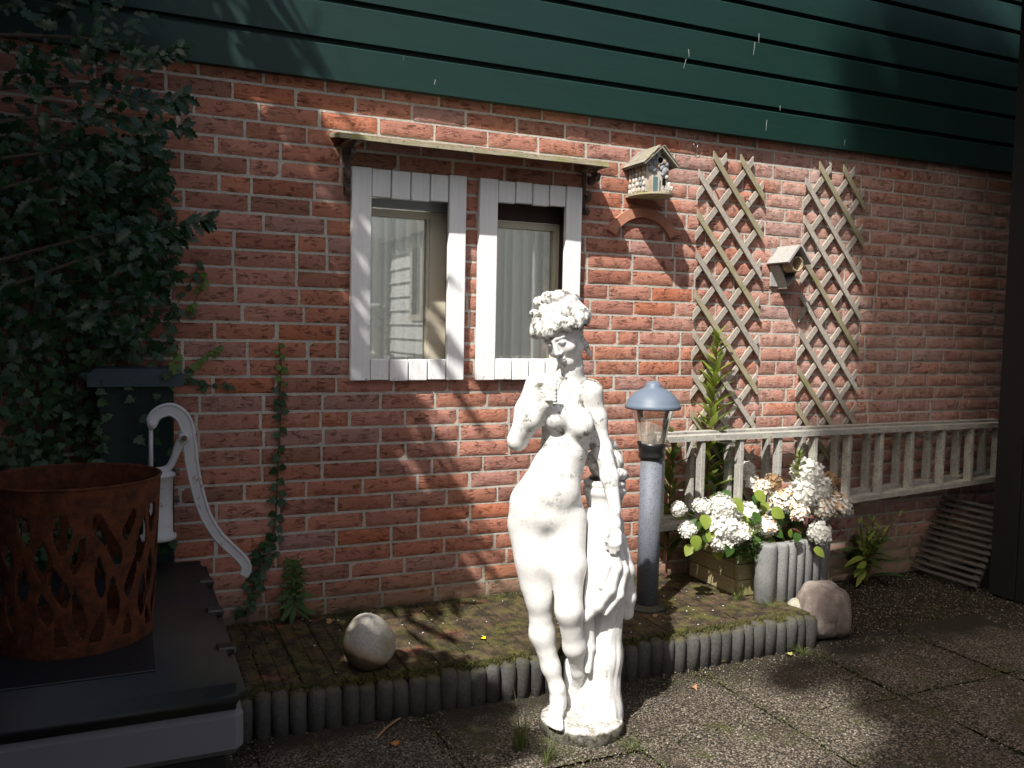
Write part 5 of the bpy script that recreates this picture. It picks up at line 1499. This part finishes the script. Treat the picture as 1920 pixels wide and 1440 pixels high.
# goldenrod at right -----------------------------------------------------
gr = empty('goldenrod', (3.20, -.10, 0), 'low bushy goldenrod with feathery yellow-green tops right of the boulder', 'plant')
gs = MB(); items = []; feather = []
for k in range(11):
    tx, ty, tz = 3.19+U(-.13,.12), -.12+U(-.08,.05), .27+U(-.09,.06)
    pth = catmull([(3.20+U(-.01,.01), -.10, 0), (3.20+(tx-3.2)*.3, -.11, .12), (tx, ty, tz)], 6); gs.tube(pth, .0035, 6)
    for j in range(18):
        q = pth[max(2, len(pth)-1-j//3)]
        feather.append(((q[0]+U(-.022,.022), q[1]+U(-.02,.02), q[2]+U(-.035,.02)), (U(-1,1), -1, U(0,1)), (U(-.8,.8), U(-.5,.5), 1), U(.022,.042)))
for k in range(24):
    an = U(0, 2*pi); items.append(((3.20+.01*cos(an), -.10+.01*sin(an), U(.03,.22)), (-cos(an)*.4, -sin(an)*.4, 1), (cos(an), sin(an), U(-.3,.6)), U(.10,.17)))
gs.build('stem', M['stem'], gr, True)
for it in items: put_leaf(LM['lancemid'], gr, *it)
leaf_cloud('feathery_top', 'lance', feather, 'lime', gr, .2, .15)['kind'] = 'stuff'
for k in range(4): put_leaf(LM['lancelime'], gr, (3.18,-.11,.13-.02*k), (0,-.4,1), ((-1,-.15,.15),(-.9,-.5,-.1),(.9,-.3,.2),(-.7,-.6,.25))[k], .13)

# weed at the wall foot -----------------------------------------------------
wd = empty('wall_weed', (.53, -.045, .115), 'small fresh green weed growing at the foot of the brick wall', 'weed')
items = []; big = []
for k in range(150):
    f = U(0,1); an = U(0,6.3); items.append(((.53+.04*cos(an)*U(0,1), -.05+.03*sin(an), .20+.14*f), (U(-1,1), -1, 1), (U(-1,1), U(-1,.3), U(-.1,1)), U(.018,.034)))
MB().tube([(.53,-.045,.115),(.532,-.05,.22),(.528,-.05,.34)], .003, 6).build('stem', M['stem'], wd, True)
leaf_cloud('foliage', 'lance', items, 'mid', wd)
for k in range(12):
    an = k*.9; put_leaf(LM['lancemid'], wd, (.53,-.05,.17+.006*k), (-cos(an)*.5, -1, .8), (cos(an), -.5, U(-1.2,.1)), U(.06,.09))

# grass tufts ----------------------------------------------------------------
def tuft(x, y, z, n, h, label, spread=.05):
    vs = []; fs = []
    for k in range(n):
        an = U(0, 6.3); r0 = U(0, spread*.35); bx_, by_ = r0*cos(an), r0*sin(an); hh = h*U(.45,1.1); lean = U(.1,.9)*spread*1.3; w_ = U(.0009,.0018)
        sx, sy = -sin(an)*w_, cos(an)*w_; n0 = len(vs)
        for j in range(4):
            f = j/3; cx = bx_+cos(an)*lean*f*f; cy = by_+sin(an)*lean*f*f; cz = hh*(f-.15*f*f); ww = 1-f*.9
            vs += [(cx-sx*ww, cy-sy*ww, cz), (cx+sx*ww, cy+sy*ww, cz)]
        for j in range(3): fs.append((n0+2*j, n0+2*j+1, n0+2*j+3, n0+2*j+2))
    me = bpy.data.meshes.new('grass_tuft'); me.from_pydata(vs, [], fs); me.update()
    o = link_mesh('grass_tuft', me, M['grass'], None, (x, y, z)); tag(o, label, 'grass', 'grass tufts on the ground')
tuft(.995,-.985,-.005, 70, .16, 'thin grass tuft left of the statue plinth', .07)
tuft(1.03,-1.075,-.005, 60, .085, 'short grass tuft right in front of the statue plinth', .06)
tuft(2.19,-.40,.112, 45, .07, 'sparse grass tuft on the deck at the planter corner', .07)
tuft(2.27,-.525,.10, 60, .06, 'low dry grass tuft at the foot of the concrete palisade', .08)
tuft(.50,-.02,.115, 18, .20, 'tall thin grass stems against the wall above the weed', .05)
tuft(2.25,-.72,-.003, 50, .045, 'low grass tuft on the gravel left of the reddish boulder', .07)
tuft(1.28,-1.10,-.004, 40, .04, 'tiny grass tuft in the slab joint beside the plinth', .06)
tuft(.47,-.80,-.005, 26, .05, 'small leafy grass tuft on the dark soil before the edging', .06)

# moss along edges and joints ----------------------------------------------
def scatter_blades(name, pts, mat, h, w):
    VV = []; FF = []; 
    for i, (x, y, z) in enumerate(pts):
        an = U(0, 6.3); hh = h*U(.4,1.2); a = np.array((cos(an)*w, sin(an)*w, 0)); l = np.array((U(-1,1)*h*.7, U(-1,1)*h*.7, hh)); p = np.array((x,y,z))
        VV += [p-a, p+a, p+l]; FF.append((3*i, 3*i+1, 3*i+2))
    return link_mesh(name, np_mesh(name, np.array(VV), np.array(FF)), M[mat])
pts = []
for k in range(5200):
    x = U(.1, 2.3); pts.append((x, -.625-.02*sin((x-.3)*1.5)+U(-.035,.03), .113+U(0,.004)))
for k in range(3200): pts.append((U(.1, 2.2), -abs(rp.gauss(0,.035))-.004, .113))
for k in range(2600):
    x = .1+.106*rp.randrange(20)-.062; 
    if mnoise.noise(Vector((x*3, k*.0, 1))) > -.2: pts.append((x+U(-.004,.004), U(-.6,-.02), .110))
o = scatter_blades('moss', pts, 'moss', .008, .003); tag(o, 'green-brown moss along the deck joints and edging', 'moss', None, 'stuff')
pts = []
for k in range(3200):
    if U(0,1) < .5: pts.append((.81+.5*rp.randrange(4)+rp.gauss(0,.012), U(-1.7,-.68), -.004))
    else: pts.append((U(.4, 3.4), -1.11-.5*rp.randrange(2)+rp.gauss(0,.013), -.004))
for k in range(3000):
    pts.append((U(.35,2.9), -.70-abs(rp.gauss(0,.06)), -.006))
o = scatter_blades('ground_moss', pts, 'grass', .011, .0012); tag(o, 'short grass and moss in the joints of the paving', 'moss', None, 'stuff')

# loose grit ---------------------------------------------------------------
base_v = np.array([(1,0,0),(-1,0,0),(0,1,0),(0,-1,0),(0,0,.7),(0,0,-.7)]); base_f = np.array([(0,2,4),(2,1,4),(1,3,4),(3,0,4),(2,0,5),(1,2,5),(3,1,5),(0,3,5)])
NR = np.random.default_rng(5)
def grit(n, fx, fy, z, s0, s1):
    c_ = np.stack([fx(n), fy(n), np.full(n, z)], 1); s = NR.uniform(s0, s1, (n,1,1))
    v = base_v[None]*s*NR.uniform(.7,1.3,(n,1,3)); a = NR.uniform(0,6.3,n); ca, sa = np.cos(a)[:,None], np.sin(a)[:,None]
    v = np.stack([v[...,0]*ca-v[...,1]*sa, v[...,0]*sa+v[...,1]*ca, v[...,2]], -1) + c_[:,None,:]
    return v.reshape(-1,3), (base_f[None]+6*np.arange(n)[:,None,None]).reshape(-1,3)
parts_ = [grit(30000, lambda n: NR.uniform(.2,3.6,n), lambda n: NR.uniform(-1.75,-.66,n), .001, .0012, .0044),
          grit(2600, lambda n: NR.uniform(.1,2.4,n), lambda n: NR.uniform(-.62,-.01,n), .1155, .0008, .0026),
          grit(5000, lambda n: NR.uniform(2.5,3.7,n), lambda n: NR.uniform(-.8,-.01,n), -.007, .0015, .005)]
VV = []; FF = []; off = 0
for v, f in parts_: VV.append(v); FF.append(f+off); off += len(v)
o = link_mesh('loose_gravel', np_mesh('loose_gravel', np.concatenate(VV), np.concatenate(FF)), M['grit']); tag(o, 'fine loose gravel scattered over paving and deck', 'gravel', None, 'stuff')

# fallen leaves and petals -------------------------------------------------------
def flat_leaf(name, x, y, z, s, mat, label, kind='hyd', rz=0.0):
    me = leaf_mesh(kind, name, .5, .35, mat); o = link_mesh(name, me, None, None, (x, y, z), (U(-.2,.2), U(-.2,.2), rz)); o.scale = (s, s, s)
    tag(o, label, 'leaf', 'fallen leaves and petals')
flat_leaf('fallen_petal', 1.096, -.462, .121, .026, 'yellow', 'bright yellow petal lying on the deck left of the statue', 'hyd', .6)
flat_leaf('fallen_leaf', 1.945, -.672, .008, .045, 'pale_leaf', 'pale yellow-green fallen leaf on the ground below the edging', 'hyd', 1.2)
flat_leaf('fallen_leaf', .673, -.850, .006, .030, 'orange_leaf', 'small orange fallen leaf on the gravel at lower left', 'ivy', .4)
flat_leaf('fallen_leaf', .655, -.095, .121, .034, 'brown_leaf', 'curled brown fallen leaf on the deck against the wall', 'ivy', 2.4)
flat_leaf('fallen_leaf', 1.790, -.455, .121, .028, 'brown_leaf', 'small brown fallen leaf at the foot of the bollard lamp', 'hyd', 1.9)
flat_leaf('fallen_leaf', 2.19, -.72, .008, .030, 'pale_leaf', 'small yellowish fallen leaf in front of the reddish boulder', 'ivy', .2)
flat_leaf('fallen_leaf', 1.694, -.817, .006, .026, 'brown_leaf', 'brown fallen leaf on shaded gravel right of the statue', 'ivy', 3.0)
tw = MB().tube(catmull([(.635,-.785,.004),(.68,-.74,.010),(.731,-.695,.008)], 5), .003, 6).build('twig', M['brown_leaf'], None, True); tag(tw, 'bent brown twig on the ground before the edging', 'twig')
pts = []
vs = []; fs = []
for k in range(70):
    x, y = U(.5,2.2), U(-.6,-.03); an = U(0,6.3); s = U(.002,.005); n0 = len(vs)
    for q in range(4): vs.append((x+s*cos(an+q*1.57), y+s*sin(an+q*1.57), .119+U(0,.003)))
    fs.append((n0,n0+1,n0+2,n0+3))
me = bpy.data.meshes.new('petal_litter'); me.from_pydata(vs, [], fs); o = link_mesh('petal_litter', me, M['petal']); tag(o, 'tiny fallen white petals over the deck', 'petals', None, 'stuff')

# ================================================================== BEYOND THE FRAME: what shades the yard and shows in the glass
def tree(name, label, base_p, crown_c, crown_r, nleaf, lsize, kind, seed, droop=.6, keep=None, tipf=None, r_trunk=.10):
    rr = random.Random(seed); T = empty(name, base_p, label, 'tree')
    b0 = Vector(base_p); cc = Vector(crown_c); top = cc + Vector((0,0,crown_r[2]*.7))
    pth = catmull([b0, b0.lerp(top,.35)+Vector((.05,.03,0)), b0.lerp(top,.7)+Vector((-.04,.05,0)), top], 8)
    H = (top-b0).length
    MB().tube(pth, [r_trunk*(H/5)*(1-.85*i/(len(pth)-1)) for i in range(len(pth))], 10).build('trunk', M['bark'], T, True)
    items = []; limbs = MB()
    for k in range(46):
        f = rr.uniform(.42, 1.0); s = Vector(pth[int(f*(len(pth)-1))])
        while True:
            d = Vector((rr.uniform(-1,1), rr.uniform(-1,1), rr.uniform(-1,1)))
            if .45 < d.length < 1: break
        e = cc + Vector((d.x*crown_r[0], d.y*crown_r[1], d.z*crown_r[2]))
        if keep and not keep(e): continue
        m = s.lerp(e, .5) + Vector((0,0,.12)); lp = catmull([s, m, e], 6)
        limbs.tube(lp, [.022*(1-.85*i/(len(lp)-1)) for i in range(len(lp))], 6)
        for j in range(int(nleaf/46)):
            t = rr.uniform(.25, 1.12); q = s.lerp(e, t) + Vector((rr.gauss(0,.16), rr.gauss(0,.16), rr.gauss(0,.16)))
            if keep and not keep(q): continue
            items.append((q, (rr.uniform(-1,1), rr.uniform(-1,1), rr.uniform(.1,1)), tipf(rr) if tipf else (rr.uniform(-1,1), rr.uniform(-1,1), rr.uniform(-1,1)-droop), lsize*rr.uniform(.6,1.3)))
    limbs.build('limbs', M['bark'], T, True)
    leaf_cloud('crown', kind, items, 'tree_leaf', T)
    return T
# where a point's shadow lands on the wall plane
def sh_x(q): return q.x - 1.3*q.y
def sh_z(q): return q.z + 2.0*q.y
def keepA(q):
    sx, sz = sh_x(q), sh_z(q); lim = 1.05 - .22*(sz-.6) + .10*mnoise.noise(Vector((sz*3, 7, 0)))
    return sx < lim and (q.x < -.45 or q.z > 2.55)
tree('garden_tree', 'long-needled pine standing left of the yard, its boughs streaking the wall with shade', (-1.75,-1.35,0), (-.80,-1.0,3.15), (.95,.42,1.25), 1900, .30, 'blade', 4, .9, keepA, lambda rr: (rr.uniform(-.30,.30), rr.choice((-1,1)), rr.uniform(-.35,.35)))
def keepB(q):
    sx, sz = sh_x(q), sh_z(q); lim = 3.26 + .12*mnoise.noise(Vector((sz*2.2, 17, 0))) - .06*(sz-1)
    return sx > lim
def keepC(q): return sh_x(q) < -.05 + .12*mnoise.noise(Vector((sh_z(q)*2, 5, 0)))
tree('added_shade_tree', 'unseen tall leafy tree added far behind the viewer to darken the right of the yard', (-2.7,-6.4,0), (-2.75,-6.0,11.0), (1.75,.8,4.2), 7400, .30, 'hyd', 9, .3, keepB, None, .05)  # made-up tree: clipped crown gives a soft dark falloff at the right
tree('added_shade_tree', 'unseen tall leafy tree added at the far left to darken the left of the wall', (-9.2,-6.2,0), (-8.9,-6.0,12.2), (1.5,.8,3.2), 5200, .30, 'hyd', 12, .3, keepC, None, .05)  # made-up tree: dense crown takes the sun off the far left
# evergreen blocks added out of view to shade the left of the yard
hg = empty('added_shade_hedge', (-2.0,-2.2,0), 'tall dense evergreen screen, unseen, added to shade the lower left of the yard', 'added_shade_hedge')
items = []
for k in range(5200):
    x = U(-2.9,-.62); y = -2.0+U(-.28,.28); z = U(.05, 2.55) 
    if U(0,1) < .72:
        f = rp.randrange(3)
        if f == 0: y = -1.72+U(-.04,.04)
        elif f == 1: x = -.62+U(-.06,.03)
        else: z = 2.55+U(-.08,.08)
    items.append(((x,y,z), (U(-1,1), U(-1,1), U(-.2,1)), (U(-1,1), U(-1,1), U(-1,1)), U(.05,.09)))
leaf_cloud('foliage', 'hyd', items, 'tree_leaf', hg)
hc_ = MB().box((-2.85,-2.22,0), (-.70,-1.80,2.48)).build('inner_growth', M['bark'], hg)
hg2 = empty('added_shade_hedge', (-1.1,-2.2,0), 'lower evergreen screen, unseen, added to keep sky light off the storage box', 'added_shade_hedge')  # second block, added to hold sky light off the left corner
items = []
for k in range(4200):
    f = rp.randrange(3); y = U(-3.6,-.55); z = U(.05,2.4); x = U(-1.4,-.8)
    if f < 2: x = -.80+U(-.08,.04)
    else: z = 2.4+U(-.07,.07)
    items.append(((x,y,z), (U(-1,1), U(-1,1), U(-.2,1)), (U(-1,1), U(-1,1), U(-1,1)), U(.05,.09)))
leaf_cloud('foliage', 'hyd', items, 'tree_leaf', hg2)
MB().box((-1.38,-3.55,0), (-.88,-.62,2.33)).build('inner_growth', M['bark'], hg2)
# roof added out of view to block sky and sun over the storage corner
lt = empty('added_shade_roof', (-1.4,-.75,0), 'unseen boarded roof added over the left storage corner to block sky and sun', 'roof')
for k in range(9): MB().box((-2.62+.252*k, -1.25, 2.62), (-2.62+.252*k+.248, -.12, 2.65)).build('roof_board', M['shed'], lt)
for k in range(3): MB().box((-2.6, -1.2+.5*k, 2.55), (-.36, -1.15+.5*k, 2.618)).build('rafter', M['shed'], lt)
for xx in (-2.5,-.98): MB().box((xx,-1.24,0), (xx+.08,-1.16,2.55)).build('post', M['shed'], lt)
# white boarded house across the yard, the one reflected in the window panes
nh = empty('clapboard_house', (4.6,-6.1,0), 'white clapboard house across the yard, seen only mirrored in the panes', 'house')
for k in range(14):
    z = .15*k
    MB().prism([(2.70,z),(2.722,z+.15),(2.76,z+.15),(2.76,z)], (0,3.0,0), (0,-6.15,0), (1,0,0), (0,0,1)).build('clapboard', M['clap'], nh)
MB().box((2.762,-6.15,0), (5.6,-3.15,2.10)).build('core', M['clap'], nh)
wf = MB(); y0,y1 = -5.36,-4.95
wf.box((2.685,y0,1.24),(2.70,y1,1.30)); wf.box((2.685,y0,1.98),(2.70,y1,2.04)); wf.box((2.685,y0,1.30),(2.70,y0+.07,1.98)); wf.box((2.685,y1-.07,1.30),(2.70,y1,1.98))
wo = wf.build('window', M['cream'], nh); MB().box((2.692,y0+.07,1.30),(2.698,y1-.07,1.98)).build('pane', M['black_plastic'], wo)
MB().prism([(2.6,2.10),(5.7,2.10),(4.15,3.3)], (0,3.3,0), (0,-6.3,0), (1,0,0), (0,0,1)).build('roof', M['dull_slat'], nh)
# boundary fence behind the viewer
M['pale_fence'] = wood_mat('pale_fence_wood', (.30,.28,.24), (.45,.43,.38), (20,20,2))
fnc = empty('board_fence', (0,-7.5,0), 'tall pale board fence closing the yard behind the viewer', 'fence')
for k in range(40):
    x = -7.0+.30*k
    MB().box((x,-7.52,0), (x+.285,-7.49,2.3)).build('board', M['pale_fence'], fnc)
